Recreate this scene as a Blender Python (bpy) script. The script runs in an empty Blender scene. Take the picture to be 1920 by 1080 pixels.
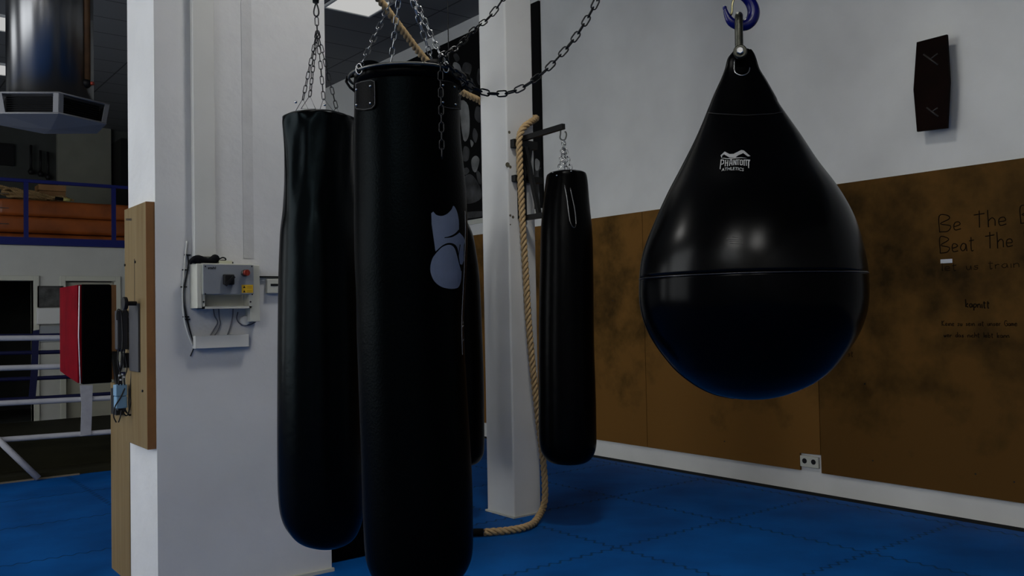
import bpy, bmesh, math, random
from mathutils import Vector, Matrix, noise
from mathutils.bvhtree import BVHTree
from mathutils.geometry import tessellate_polygon
PI = math.pi
S = bpy.context.scene
COL = S.collection
random.seed(4)

# ------------------------------------------------------------------ camera frame (surveyed from the room's own perspective)
F = 1639.0
D1 = Vector((-0.6130580756, 0.0337109704, 0.7893182922))   # image direction of world +Y
D2 = Vector((0.7898044377, 0.0018675117, 0.6133559020))    # image direction of world +X
DN = Vector((0.0192027615, 0.9994298789, -0.0277699671))   # image direction of world -Z
EYE = Vector((0, 0, 1.5))
def w(v): return Vector((v.dot(D2), v.dot(D1), -v.dot(DN)))
def ray(px, py): return w(Vector((px-960, py-540, F)))
def on(px, py, ax, val):
    r = ray(px, py); t = (val-EYE[ax])/r[ax]
    return EYE+r*t
def onp(px, py, P, n=None):
    n = n or Vector((0.6133, 0.7893, 0))
    r = ray(px, py); t = (P-EYE).dot(n)/r.dot(n)
    return EYE+r*t
RGT = Vector((0.7893, -0.6133, 0)).normalized()     # to the right as seen from the doorway
FWD = Vector((0.6133, 0.7893, 0)).normalized()

cam = bpy.data.cameras.new('camera'); co = bpy.data.objects.new('camera', cam); COL.objects.link(co)
cam.sensor_width = 36; cam.lens = F/1920*36; cam.clip_start = .05
R = w(Vector((1,0,0))); U = w(Vector((0,-1,0))); B = w(Vector((0,0,-1)))
co.matrix_world = Matrix(((R.x,U.x,B.x,0),(R.y,U.y,B.y,0),(R.z,U.z,B.z,1.5),(0,0,0,1)))
S.camera = co

# ------------------------------------------------------------------ materials
def lin(c):
    return tuple(((x/255+.055)/1.055)**2.4 if x > 10 else x/255/12.92 for x in c)+(1,)
def mat(name, col, rough=.5, metal=0, spec=.5, bump=0, bscale=20, var=0, vscale=3, coat=0, emit=None, estr=0):
    m = bpy.data.materials.new(name); m.use_nodes = True
    nt = m.node_tree; b = nt.nodes['Principled BSDF']
    c = tuple(col)+(1,) if len(col) == 3 else col
    b.inputs['Base Color'].default_value = c
    b.inputs['Roughness'].default_value = rough; b.inputs['Metallic'].default_value = metal
    b.inputs['Specular IOR Level'].default_value = spec
    if coat: b.inputs['Coat Weight'].default_value = coat
    if emit:
        b.inputs['Emission Color'].default_value = tuple(emit)+(1,); b.inputs['Emission Strength'].default_value = estr
    tc = nt.nodes.new('ShaderNodeTexCoord')
    if var:
        n = nt.nodes.new('ShaderNodeTexNoise'); n.inputs['Scale'].default_value = vscale; n.inputs['Detail'].default_value = 6
        nt.links.new(tc.outputs['Object'], n.inputs['Vector'])
        r = nt.nodes.new('ShaderNodeValToRGB')
        r.color_ramp.elements[0].position = .3; r.color_ramp.elements[1].position = .7
        r.color_ramp.elements[0].color = tuple(x*(1-var) for x in c[:3])+(1,)
        r.color_ramp.elements[1].color = tuple(min(1, x*(1+var*.5)) for x in c[:3])+(1,)
        nt.links.new(n.outputs['Fac'], r.inputs['Fac']); nt.links.new(r.outputs['Color'], b.inputs['Base Color'])
    if bump:
        n = nt.nodes.new('ShaderNodeTexNoise'); n.inputs['Scale'].default_value = bscale; n.inputs['Detail'].default_value = 5
        nt.links.new(tc.outputs['Object'], n.inputs['Vector'])
        bp = nt.nodes.new('ShaderNodeBump'); bp.inputs['Strength'].default_value = bump; bp.inputs['Distance'].default_value = .01
        nt.links.new(n.outputs['Fac'], bp.inputs['Height']); nt.links.new(bp.outputs['Normal'], b.inputs['Normal'])
    return m
def N(nt, t, **k):
    n = nt.nodes.new(t)
    for a, v in k.items(): setattr(n, a, v)
    return n
def math_(nt, op, a, b=None, clamp=False):
    n = nt.nodes.new('ShaderNodeMath'); n.operation = op; n.use_clamp = clamp
    for i, v in enumerate((a, b)):
        if v is None: continue
        if isinstance(v, (int, float)): n.inputs[i].default_value = v
        else: nt.links.new(v, n.inputs[i])
    return n.outputs[0]

WHITE = mat('white_wall_paint', (.62,.62,.60), .75, spec=.25, bump=.35, bscale=7, var=.10, vscale=1.6)
PILLARW = mat('white_rough_plaster', (.60,.60,.595), .7, spec=.3, bump=.6, bscale=9, var=.07, vscale=2.2)
WALLFAR = mat('far_wall_paint', (.50,.50,.46), .8, spec=.2, bump=.1, var=.06)
DARKWALL = mat('dark_grey_wall', (.06,.065,.06), .8, spec=.2, var=.2)
BEIGEWALL = mat('olive_beige_wall', (.23,.23,.19), .85, spec=.1, var=.1)
TRUNK = mat('trunking_paint', (.56,.56,.53), .6, spec=.3, var=.05)
FRAME = mat('door_frame_cream', (.52,.52,.44), .55, spec=.3)
LEAF = mat('door_leaf_beige', (.40,.39,.31), .6, spec=.3, var=.06)
BLACKVINYL = mat('black_vinyl', (.0008,.0009,.001), .30, spec=.03, bump=.08, bscale=60)
BLACKVINYL2 = mat('black_soft_vinyl', (.0008,.0008,.0009), .28, spec=.05, bump=.15, bscale=14)
BLACKBAGB = mat('black_leather_matt', (.0006,.0008,.0009), .34, spec=.025, bump=.10, bscale=130)
BLACKCREASE = mat('black_creased_vinyl', (.0006,.0007,.0008), .27, spec=.06, bump=.15, bscale=14)
TEAR = mat('black_glossy_vinyl', (.0005,.0005,.0006), .23, spec=.11, bump=.025, bscale=9)
TEARLOW = mat('black_vinyl_blue_reflection', (.0005,.0006,.001), .2, spec=.04)  # faint navy put into the black base for the blue floor's reflection
for m_ in (BLACKBAGB, BLACKCREASE): m_.node_tree.nodes['Principled BSDF'].inputs['Specular Tint'].default_value = (.6,.88,1,1)  # teal of the window streaks put into both bags' highlight tint
BLACK = mat('black_plastic', (.006,.006,.007), .5, spec=.25)
BLACKST = mat('black_painted_steel', (.006,.006,.006), .45, spec=.25)
RUBBER = mat('black_rubber', (.004,.004,.004), .8, spec=.1)
CHROME = mat('bright_chain_steel', (.42,.42,.42), .25, metal=1)
DARKST = mat('dark_chain_steel', (.035,.035,.036), .38, metal=1)
GREYST = mat('worn_grey_steel', (.13,.13,.12), .42, metal=1, bump=.1, bscale=80)
DUCTM = mat('brushed_duct_metal', (.20,.20,.205), .30, metal=1)
_b = DUCTM.node_tree.nodes['Principled BSDF']; _t = DUCTM.node_tree.nodes.new('ShaderNodeTangent'); _t.direction_type = 'RADIAL'; _t.axis = 'Z'
DUCTM.node_tree.links.new(_t.outputs[0], _b.inputs['Tangent']); _b.inputs['Anisotropic'].default_value = .75; _b.inputs['Anisotropic Rotation'].default_value = .25
GRILL = mat('heater_casing_grey', (.22,.22,.23), .6, metal=0, spec=.2)
SLATM = mat('dark_louvre_metal', (.05,.052,.06), .5, metal=.5)
BLUEHOOK = mat('blue_enamel', (.002,.003,.085), .25, spec=.3)
BLUERAIL = mat('blue_rail_paint', (.006,.012,.12), .45, spec=.3)
BLUEROPE = mat('navy_rope_cover', (.006,.008,.05), .5, spec=.3)
WHITEROPE = mat('white_rope_cover', (.42,.42,.45), .5, spec=.35, var=.12, vscale=9)
TAPE = mat('pale_grey_tape', (.33,.33,.36), .6, var=.12, vscale=18)
RINGMAT = mat('dark_olive_canvas', (.018,.017,.008), .8, spec=.15, var=.3, vscale=2)
RED = mat('dark_red_vinyl', (.14,.001,.006), .55, spec=.02, var=.25, vscale=9)
PIPING = mat('white_piping', (.75,.70,.70), .4)
WOODEDGE = mat('orange_plywood_edge', (.20,.085,.02), .6, var=.2, vscale=6)
BROWNMAT = mat('brown_leather_mat', (.30,.075,.014), .42, spec=.4, bump=.3, bscale=6, var=.35, vscale=4)
ORANGEWOOD = mat('orange_wood', (.34,.17,.06), .55, var=.2, vscale=5)
GREYBOX = mat('grey_enclosure', (.20,.215,.24), .45, spec=.4, var=.08, vscale=9)
CREAM = mat('cream_enclosure', (.48,.48,.42), .5, spec=.3, var=.06, vscale=8)
YELLOW = mat('yellow_sticker', (.62,.37,.01), .5)
REDSW = mat('red_switch', (.22,.02,.008), .4)
BLUEADP = mat('pale_blue_plug_block', (.16,.30,.44), .4)
EMBLEM = mat('grey_blue_print', (.14,.17,.24), .45, spec=.2, var=.15, vscale=12)
PRINTW = mat('light_grey_print', (.33,.33,.33), .5)
STITCH = mat('grey_thread', (.25,.25,.25), .6)
INK = mat('faded_marker_ink', (.010,.006,.0025), .8, spec=.05)
COFFIN = mat('very_dark_wood', (.005,.0016,.001), .6, spec=.03, var=.4, vscale=6)
BROWNPIPE = mat('brown_pipe_lagging', (.10,.045,.012), .7, var=.3, vscale=9)
GREYPHOTO = mat('grey_photo_print', (.045,.045,.045), .6, var=.97, vscale=6)
PALEPHOTO = mat('pale_photo_print', (.22,.22,.21), .6, var=.8, vscale=4)
LABELW = mat('white_label', (.45,.47,.5), .5)
def emis(name, col, s):
    m = bpy.data.materials.new(name); m.use_nodes = True; nt = m.node_tree; nt.nodes.clear()
    e = nt.nodes.new('ShaderNodeEmission'); o = nt.nodes.new('ShaderNodeOutputMaterial')
    e.inputs[0].default_value = tuple(col)+(1,); e.inputs[1].default_value = s
    nt.links.new(e.outputs[0], o.inputs[0]); return m
LAMP = emis('light_panel_diffuser', (1,1,.98), .56)
SKYPANE = emis('added_daylight_pane', (.94,.98,1.0), 4.6)  # panes of the unseen windows added to light the room
FILLC = emis('added_overhead_diffuser', (1,.98,.93), 60)  # glow of the unseen overhead panel added for the slim column
FILLB = emis('added_panel_diffuser', (1,.985,.95), 24)  # glow of unseen panels added for room light and bag highlights

def rope_mat(name, c):
    m = mat(name, c, .9, spec=.1, bump=.2, bscale=200, var=.2, vscale=60); return m
TAN = rope_mat('tan_hemp', (.50,.35,.18))
TANFAR = rope_mat('sand_hemp', (.34,.22,.10))

def wood_grain():
    m = bpy.data.materials.new('oak_veneer'); m.use_nodes = True; nt = m.node_tree; b = nt.nodes['Principled BSDF']
    tc = N(nt, 'ShaderNodeTexCoord'); mp = N(nt, 'ShaderNodeMapping'); mp.inputs['Scale'].default_value = (22, 22, 1.1)
    n = N(nt, 'ShaderNodeTexNoise'); n.inputs['Scale'].default_value = 1.6; n.inputs['Detail'].default_value = 8
    r = N(nt, 'ShaderNodeValToRGB'); e = r.color_ramp.elements
    e[0].position = .3; e[0].color = (.150,.098,.040,1); e[1].position = .7; e[1].color = (.20,.148,.072,1)
    nt.links.new(tc.outputs['Object'], mp.inputs[0]); nt.links.new(mp.outputs[0], n.inputs['Vector'])
    nt.links.new(n.outputs['Fac'], r.inputs[0]); nt.links.new(r.outputs[0], b.inputs['Base Color'])
    b.inputs['Roughness'].default_value = .55; b.inputs['Specular IOR Level'].default_value = .12
    return m
OAK = wood_grain()
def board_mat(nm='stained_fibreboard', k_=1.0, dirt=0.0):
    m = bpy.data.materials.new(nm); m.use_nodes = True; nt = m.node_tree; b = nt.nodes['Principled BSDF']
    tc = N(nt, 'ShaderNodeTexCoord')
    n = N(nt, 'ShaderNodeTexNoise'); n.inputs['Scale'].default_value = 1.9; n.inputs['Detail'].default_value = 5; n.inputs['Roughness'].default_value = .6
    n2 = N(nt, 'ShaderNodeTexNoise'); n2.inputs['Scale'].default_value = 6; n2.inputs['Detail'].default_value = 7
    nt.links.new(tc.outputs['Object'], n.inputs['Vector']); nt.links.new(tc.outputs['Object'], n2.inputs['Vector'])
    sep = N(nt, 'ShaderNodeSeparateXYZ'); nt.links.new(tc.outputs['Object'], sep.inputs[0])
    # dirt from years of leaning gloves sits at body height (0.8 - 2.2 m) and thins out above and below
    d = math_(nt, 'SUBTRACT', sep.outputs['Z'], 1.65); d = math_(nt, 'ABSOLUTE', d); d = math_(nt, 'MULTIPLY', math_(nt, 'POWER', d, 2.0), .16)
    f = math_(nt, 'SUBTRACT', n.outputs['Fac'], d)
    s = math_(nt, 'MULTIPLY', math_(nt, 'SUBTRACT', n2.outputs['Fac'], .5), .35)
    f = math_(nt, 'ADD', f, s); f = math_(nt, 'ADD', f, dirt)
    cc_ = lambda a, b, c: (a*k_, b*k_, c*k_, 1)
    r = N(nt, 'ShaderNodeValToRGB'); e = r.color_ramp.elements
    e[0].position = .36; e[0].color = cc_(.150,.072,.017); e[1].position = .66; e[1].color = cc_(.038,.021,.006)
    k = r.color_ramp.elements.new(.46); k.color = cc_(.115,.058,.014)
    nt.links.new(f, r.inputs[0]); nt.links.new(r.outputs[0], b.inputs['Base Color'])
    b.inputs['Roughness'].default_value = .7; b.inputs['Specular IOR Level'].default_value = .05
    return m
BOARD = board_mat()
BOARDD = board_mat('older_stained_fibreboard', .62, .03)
def mat_floor():
    m = bpy.data.materials.new('blue_puzzle_mat'); m.use_nodes = True; nt = m.node_tree; b = nt.nodes['Principled BSDF']
    tc = N(nt, 'ShaderNodeTexCoord'); sep = N(nt, 'ShaderNodeSeparateXYZ'); nt.links.new(tc.outputs['Object'], sep.inputs[0])
    X, Y = sep.outputs['X'], sep.outputs['Y']
    def line(a, b_, size, off):
        # jigsaw edge: the seam steps sideways along its length
        z = math_(nt, 'SINE', math_(nt, 'MULTIPLY', b_, 2*PI/.085))
        z = math_(nt, 'MULTIPLY', math_(nt, 'MULTIPLY', z, 4, ), .25)
        z = math_(nt, 'MULTIPLY', z, .017)
        a2 = math_(nt, 'ADD', math_(nt, 'SUBTRACT', a, off), z)
        q = math_(nt, 'DIVIDE', a2, size); q = math_(nt, 'SUBTRACT', q, math_(nt, 'ROUND', q))
        q = math_(nt, 'ABSOLUTE', math_(nt, 'MULTIPLY', q, size))
        return math_(nt, 'SUBTRACT', 1, math_(nt, 'DIVIDE', q, .016), clamp=True)
    l = math_(nt, 'MAXIMUM', line(X, Y, 1.06, 4.97), line(Y, X, 1.10, 4.01))
    n = N(nt, 'ShaderNodeTexNoise'); n.inputs['Scale'].default_value = 2.3; n.inputs['Detail'].default_value = 7
    nt.links.new(tc.outputs['Object'], n.inputs['Vector'])
    r = N(nt, 'ShaderNodeValToRGB'); e = r.color_ramp.elements
    e[0].position = .32; e[0].color = (.001,.055,.22,1); e[1].position = .7; e[1].color = (.002,.090,.34,1)
    nt.links.new(n.outputs['Fac'], r.inputs[0])
    mx = N(nt, 'ShaderNodeMixRGB'); mx.inputs[2].default_value = (.003,.02,.06,1)
    nt.links.new(math_(nt, 'MULTIPLY', l, .9), mx.inputs[0]); nt.links.new(r.outputs[0], mx.inputs[1]); nt.links.new(mx.outputs[0], b.inputs['Base Color'])
    n3 = N(nt, 'ShaderNodeTexNoise'); n3.inputs['Scale'].default_value = 160
    nt.links.new(tc.outputs['Object'], n3.inputs['Vector'])
    h = math_(nt, 'SUBTRACT', math_(nt, 'MULTIPLY', n3.outputs['Fac'], .15), l)
    bp = N(nt, 'ShaderNodeBump'); bp.inputs['Strength'].default_value = .5; bp.inputs['Distance'].default_value = .006
    nt.links.new(h, bp.inputs['Height']); nt.links.new(bp.outputs[0], b.inputs['Normal'])
    b.inputs['Roughness'].default_value = .6; b.inputs['Specular IOR Level'].default_value = .08
    return m
FLOORM = mat_floor()
def ceil_mat():
    m = bpy.data.materials.new('grey_ceiling_tiles'); m.use_nodes = True; nt = m.node_tree; b = nt.nodes['Principled BSDF']
    tc = N(nt, 'ShaderNodeTexCoord'); sep = N(nt, 'ShaderNodeSeparateXYZ'); nt.links.new(tc.outputs['Object'], sep.inputs[0])
    def line(a, off, size):
        q = math_(nt, 'DIVIDE', math_(nt, 'SUBTRACT', a, off), size); q = math_(nt, 'SUBTRACT', q, math_(nt, 'ROUND', q))
        q = math_(nt, 'ABSOLUTE', math_(nt, 'MULTIPLY', q, size))
        return math_(nt, 'SUBTRACT', 1, math_(nt, 'DIVIDE', q, .016), clamp=True)
    l = math_(nt, 'MAXIMUM', line(sep.outputs['X'], 4.56, 1.25), line(sep.outputs['Y'], 8.79, .625))
    mx = N(nt, 'ShaderNodeMixRGB'); mx.inputs[1].default_value = (.17,.174,.175,1); mx.inputs[2].default_value = (.03,.03,.03,1)
    nt.links.new(l, mx.inputs[0]); nt.links.new(mx.outputs[0], b.inputs['Base Color']); b.inputs['Roughness'].default_value = .8
    b.inputs['Specular IOR Level'].default_value = .15
    return m
CEIL = ceil_mat()

# ------------------------------------------------------------------ mesh helpers
def box(bm, x0, x1, y0, y1, z0, z1, bev=0, M=None):
    r = bmesh.ops.create_cube(bm, size=1)
    vs = r['verts']
    bmesh.ops.scale(bm, vec=(x1-x0, y1-y0, z1-z0), verts=vs)
    bmesh.ops.translate(bm, vec=((x0+x1)/2, (y0+y1)/2, (z0+z1)/2), verts=vs)
    if bev:
        es = list({e for v in vs for e in v.link_edges})
        rr = bmesh.ops.bevel(bm, geom=es, offset=bev, segments=3, profile=.5, affect='EDGES')
        vs = list({v for f in rr['faces'] for v in f.verts} | {v for v in vs if v.is_valid})
    if M is not None: bmesh.ops.transform(bm, matrix=M, verts=[v for v in vs if v.is_valid])
    return bm
def prism(bm, pts, d):
    """closed outline (3D coplanar points) pushed along vector d"""
    a = [bm.verts.new(p) for p in pts]; b = [bm.verts.new(Vector(p)+Vector(d)) for p in pts]
    n = len(pts)
    bm.faces.new(a); bm.faces.new(b[::-1])
    for i in range(n): bm.faces.new((a[i], b[i], b[(i+1)%n], a[(i+1)%n]))
    bmesh.ops.recalc_face_normals(bm, faces=bm.faces[:])
    return bm
def frames(pts, closed=False):
    n = len(pts); T = []
    for i in range(n):
        a = pts[(i-1)%n] if (closed or i > 0) else pts[i]; b = pts[(i+1)%n] if (closed or i < n-1) else pts[i]
        T.append((b-a).normalized())
    up = Vector((0,0,1)) if abs(T[0].z) < .9 else Vector((1,0,0))
    u = (up-T[0]*up.dot(T[0])).normalized(); out = []
    for i in range(n):
        u = (u-T[i]*u.dot(T[i])).normalized(); out.append((T[i], u, T[i].cross(u)))
    return out
def tube(bm, pts, r, n=8, closed=False, cap=True, fr=None):
    pts = [Vector(p) for p in pts]; fr = fr or frames(pts, closed); rings = []
    for i, p in enumerate(pts):
        t, u, v = fr[i]; rr = r[i] if isinstance(r, (list, tuple)) else r
        ru, rv = rr if isinstance(rr, (list, tuple)) else (rr, rr)
        rings.append([bm.verts.new(p+u*(math.cos(2*PI*k/n)*ru)+v*(math.sin(2*PI*k/n)*rv)) for k in range(n)])
    m = len(pts)
    for i in range(m if closed else m-1):
        A, Bq = rings[i], rings[(i+1)%m]
        for k in range(n): 
            f = bm.faces.new((A[k], A[(k+1)%n], Bq[(k+1)%n], Bq[k])); f.smooth = True
    if cap and not closed:
        bm.faces.new(rings[0][::-1]); bm.faces.new(rings[-1])
    return bm
def catmull(P, per=10):
    P = [Vector(p) for p in P]; out = []
    Q = [P[0]*2-P[1]]+P+[P[-1]*2-P[-2]]
    for i in range(1, len(Q)-2):
        a, b, c, d = Q[i-1:i+3]
        for k in range(per):
            t = k/per
            out.append(.5*((2*b)+(c-a)*t+(2*a-5*b+4*c-d)*t*t+(3*b-3*c+d-a)*t**3))
    out.append(P[-1]); return out
def resample(pts, step):
    out = [pts[0].copy()]; acc = 0
    for a, b in zip(pts, pts[1:]):
        L = (b-a).length
        if L == 0: continue
        d = step-acc
        while d <= L:
            out.append(a+(b-a)*(d/L)); d += step
        acc = (acc+L) % step
    return out
def rope_bm(P, R_, pitch, per=10, strands=3, n=7):
    bm = bmesh.new(); c = resample(catmull(P, per), pitch/8); fr = frames(c)
    for s in range(strands):
        pts = []
        for i, p in enumerate(c):
            a = 2*PI*(i/8+s/strands); t, u, v = fr[i]
            pts.append(p+u*(math.cos(a)*R_*.60)+v*(math.sin(a)*R_*.60))
        tube(bm, pts, R_*.47, n)
    return bm
def link_shape(L, W, wire, n=5, seg=5):
    """one stadium chain link along +X in the XY plane"""
    pts = []; rr = W/2; h = L/2-rr
    for k in range(seg+1):
        a = -PI/2+PI*k/seg; pts.append(Vector((h+rr*math.cos(a), rr*math.sin(a), 0)))
    for k in range(seg+1):
        a = PI/2+PI*k/seg; pts.append(Vector((-h+rr*math.cos(a), rr*math.sin(a), 0)))
    return pts
def chain_bm(P, pitch, wid, wire, bm=None, tw=0, per=12, n=6):
    bm = bm or bmesh.new(); c = catmull(P, per) if len(P) > 2 else [Vector(P[0]).lerp(Vector(P[1]), k/40) for k in range(41)]
    Lc = sum((q-p).length for p, q in zip(c, c[1:])); pitch = Lc/max(1, round(Lc/pitch))
    e_ = c[-1]; c = resample(c, pitch*.99999)
    if (c[-1]-e_).length > pitch*.5: c.append(e_)
    ls = link_shape(pitch+2*wire*1.25, wid, wire)
    for i, (a, b) in enumerate(zip(c, c[1:])):
        t = (b-a).normalized(); up = FWD
        u = (up-t*up.dot(t)).normalized(); v = t.cross(u)
        ang = tw+(PI/2 if i % 2 else 0)+random.uniform(-.12, .12)
        e1 = v*math.cos(ang)+u*math.sin(ang); m = (a+b)/2
        tube(bm, [m+t*q.x+e1*q.y for q in ls], wire, n, closed=True)
    return bm
def obj(name, bm, m=None, parent=None, smooth=False, bevel=0, subsurf=0):
    me = bpy.data.meshes.new(name)
    if smooth:
        for f in bm.faces: f.smooth = True
    bm.to_mesh(me); bm.free()
    o = bpy.data.objects.new(name, me); COL.objects.link(o)
    if m:
        for q in (m if isinstance(m, (list, tuple)) else [m]): me.materials.append(q)
    if parent:
        o.parent = parent
        L = parent.location.copy(); pp = parent.parent
        while pp: L += pp.location; pp = pp.parent
        me.transform(Matrix.Translation(-L))
    if bevel:
        b = o.modifiers.new('bevel', 'BEVEL'); b.width = bevel; b.segments = 2; b.limit_method = 'ANGLE'
    if subsurf:
        b = o.modifiers.new('sub', 'SUBSURF'); b.levels = subsurf; b.render_levels = subsurf
    return o
def tag(o, label=None, cat=None, group=None, kind=None):
    for k, v in (('label', label), ('category', cat), ('group', group), ('kind', kind)):
        if v: o[k] = v
    return o
def thing(name, label, cat, loc, group=None):
    o = bpy.data.objects.new(name, None); COL.objects.link(o); o.location = loc; o.empty_display_size = .1
    return tag(o, label, cat, group)
def bx(name, x0, x1, y0, y1, z0, z1, m, parent=None, bevel=0):
    bm = bmesh.new(); box(bm, min(x0,x1), max(x0,x1), min(y0,y1), max(y0,y1), min(z0,z1), max(z0,z1)); return obj(name, bm, m, parent, bevel=bevel)
def struct(name, x0, x1, y0, y1, z0, z1, m, label=None, parent=None):
    o = bx(name, x0, x1, y0, y1, z0, z1, m, parent)
    if not parent: tag(o, label, 'structure' if not label else None, None, 'structure')
    if not parent and 'category' in o: del o['category']
    return o
def lathe(bm, prof, c, n=48, fn=None):
    """prof: list of (center Vector, radius); fn(theta, i) -> radius factor. theta 0 = towards FWD"""
    rings = []
    for i, (p, r) in enumerate(prof):
        ring = []
        for k in range(n):
            th = 2*PI*k/n
            q = fn(th, i) if fn else 1
            q1, q2 = q if isinstance(q, tuple) else (q, q)
            ring.append(bm.verts.new(Vector(p)+RGT*(math.sin(th)*r*q1)+FWD*(math.cos(th)*r*q2)))
        rings.append(ring)
    for A, Bq in zip(rings, rings[1:]):
        for k in range(n):
            f = bm.faces.new((A[k], A[(k+1)%n], Bq[(k+1)%n], Bq[k])); f.smooth = True
    bm.faces.new(rings[0]); bm.faces.new(rings[-1][::-1])
    bmesh.ops.recalc_face_normals(bm, faces=bm.faces[:])
    return bm
def cyl(bm, a, b, r, n=16, r2=None):
    return tube(bm, [a, b], [r, r if r2 is None else r2], n)

def world_bvh(o):
    M = Matrix.Translation(o.parent.location if o.parent else Vector()) @ Matrix.Translation(o.location)
    me = o.data; vs = [M @ v.co for v in me.vertices]
    return BVHTree.FromPolygons(vs, [tuple(p.vertices) for p in me.polygons])
def decal_bm(polys, tgt, off=.0012, sub=3, bm=None):
    """printed mark: outline(s) laid onto the surface of tgt"""
    bm = bm or bmesh.new(); bv = tgt if isinstance(tgt, BVHTree) else world_bvh(tgt)
    for poly in polys:
        b2 = bmesh.new()
        if isinstance(poly, dict): V3 = poly['v']; F3 = poly['f']
        else:
            V3 = [Vector((x, y, 0)) for x, y in poly]; F3 = tessellate_polygon([V3])
        vs = [b2.verts.new(v) for v in V3]
        for f in F3:
            try: b2.faces.new([vs[i] for i in f])
            except ValueError: pass
        for _ in range(sub):
            es = [e for e in b2.edges if (e.verts[0].co-e.verts[1].co).length > 7]
            if not es: break
            bmesh.ops.subdivide_edges(b2, edges=es, cuts=1)
            bmesh.ops.triangulate(b2, faces=b2.faces[:])
        mp = {}
        for v in b2.verts:
            r = ray(v.co.x, v.co.y).normalized()
            hit, nrm, _, _ = bv.ray_cast(EYE, r)
            if hit is None: continue
            if nrm.dot(r) > 0: nrm = -nrm
            mp[v] = bm.verts.new(hit+nrm*off-r*.0004)
        for f in b2.faces:
            if all(v in mp for v in f.verts): bm.faces.new([mp[v] for v in f.verts])
        b2.free()
    return bm
def text_poly(s, x0, y0, h, xscale=1, shear=0, bold=0, arc=0):
    """text as flat outline, x0,y0 baseline start, h cap height"""
    cu = bpy.data.curves.new('t', 'FONT'); cu.body = s; cu.size = 1; cu.offset = bold; cu.resolution_u = 2
    o = bpy.data.objects.new('t', cu); COL.objects.link(o)
    bpy.context.view_layer.update()
    me = bpy.data.meshes.new_from_object(o.evaluated_get(bpy.context.evaluated_depsgraph_get()))
    k = h/.69; W = max(v.co.x for v in me.vertices)
    vs = [Vector((x0+(v.co.x*xscale+v.co.y*shear)*k, y0-v.co.y*k+arc*((v.co.x/W-.5)**2), 0)) for v in me.vertices]
    fs = [tuple(p.vertices) for p in me.polygons]
    bpy.data.objects.remove(o); bpy.data.curves.remove(cu); bpy.data.meshes.remove(me)
    return {'v': vs, 'f': fs}
def cat2c(P):
    Q = [Vector((x, y, 0)) for x, y in P]; n = len(Q); c = catmull([Q[-1]]+Q+[Q[0], Q[1]], 4)[4:4*(n+1)]
    return [(v.x, v.y) for v in c]
def strokes_wall(bm, lines, X, wd):
    """pen strokes on a wall facing -X; lines = lists of (y, z)"""
    for L in lines:
        pts = [Vector((X, y, z)) for y, z in L]
        tube(bm, pts, [(.0006, wd)]*len(pts) if False else wd, 4)
        
# ================================================================== THE ROOM
XW, XL, YB, YF, YM, ZC = 6.27, -4.5, -5.0, 18.0, 14.5, 5.17
struct('floor', XL-.3, 6.15, YB-.3, 18.3, -.04, 0, FLOORM, 'blue interlocking puzzle mats covering the gym floor')
struct('floor_underlay', XL-.3, XW+.3, YB-.3, 18.3, -.3, -.0405, RUBBER, 'dark floor strip showing beside the white wall base')
struct('ceiling', XL-.3, XW+.3, YB-.3, YF+.3, ZC, ZC+.1, CEIL, 'dark grey tiled ceiling')
struct('floor_gap', 6.151, XW, YB, YF, -.04, -.003, RUBBER, 'dark gap between the mats and the right wall')
struct('wall_right', XW, XW+.25, YB-.3, YF+.3, -.04, ZC, WHITE, 'white wall behind the brown boards')
struct('wall_back', XL, XW, YF, YF+.25, 0, ZC, DARKWALL, 'dark wall at the back of the mezzanine')
struct('wall_front', XL, XW, YB-.25, YB, 0, ZC, WHITE, 'white wall behind the camera')
# left wall with openings
win = [(-1.9,.2,3.5,5.0), (4.0,8.2,.9,5.0), (10.0,12.4,.9,4.0)]  # unseen windows added for daylight and the bag highlights
bm = bmesh.new(); x0, x1 = XL-.25, XL
ys = YB
for (a, b, z0, z1) in win:
    box(bm, x0, x1, ys, a, 0, ZC); box(bm, x0, x1, a, b, 0, z0); box(bm, x0, x1, a, b, z1, ZC); ys = b
box(bm, x0, x1, ys, YF, 0, ZC)
tag(obj('wall_left', bm, WHITE), 'white wall with tall windows', None, None, 'structure')
for i, (a, b, z0, z1) in enumerate(win):
    f = bmesh.new(); t = .07
    box(f, XL-.2, XL-.08, a, a+t, z0, z1); box(f, XL-.2, XL-.08, b-t, b, z0, z1); box(f, XL-.2, XL-.08, a, b, z0, z0+t); box(f, XL-.2, XL-.08, a, b, z1-t, z1)
    box(f, XL-.19, XL-.09, (a+b)/2-.04, (a+b)/2+.04, z0, z1)
    o = tag(obj('window_%d' % (i+1), f, FRAME), 'tall daylit window in the left wall', None, None, 'structure')
    bx('pane', XL-.16, XL-.15, a, b, z0, z1, SKYPANE, o)
# far wall under the mezzanine, with two doorways
dz = 2.10
bm = bmesh.new()
for (a, b, z0, z1) in ((XL, 1.3, 0, 2.62), (1.3, 2.33, dz, 2.62), (2.33, 2.76, 0, 2.62), (2.76, 3.48, dz, 2.62), (3.48, XW, 0, 2.62)):
    box(bm, a, b, YM, YM+.18, z0, z1)
tag(obj('wall_far', bm, WALLFAR), 'pale wall with two doorways under the mezzanine', None, None, 'structure')
struct('floor_mezzanine', XL, XW, YM+.02, YF, 2.5, 2.63, DARKWALL, 'mezzanine floor slab')
struct('floor_inner', XL, XW, YM+.001, 17, .001, .006, DARKWALL, 'dark floor of the room behind the doorways')
struct('wall_inner', XL, XW, 17.0, 17.15, 0, 2.5, DARKWALL, 'dark wall of the room behind the doorways')
struct('wall_partition', 3.28, 4.21, 17.88, 17.999, 2.63, ZC-.001, BEIGEWALL, 'olive beige wall bay at the back of the mezzanine')
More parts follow.
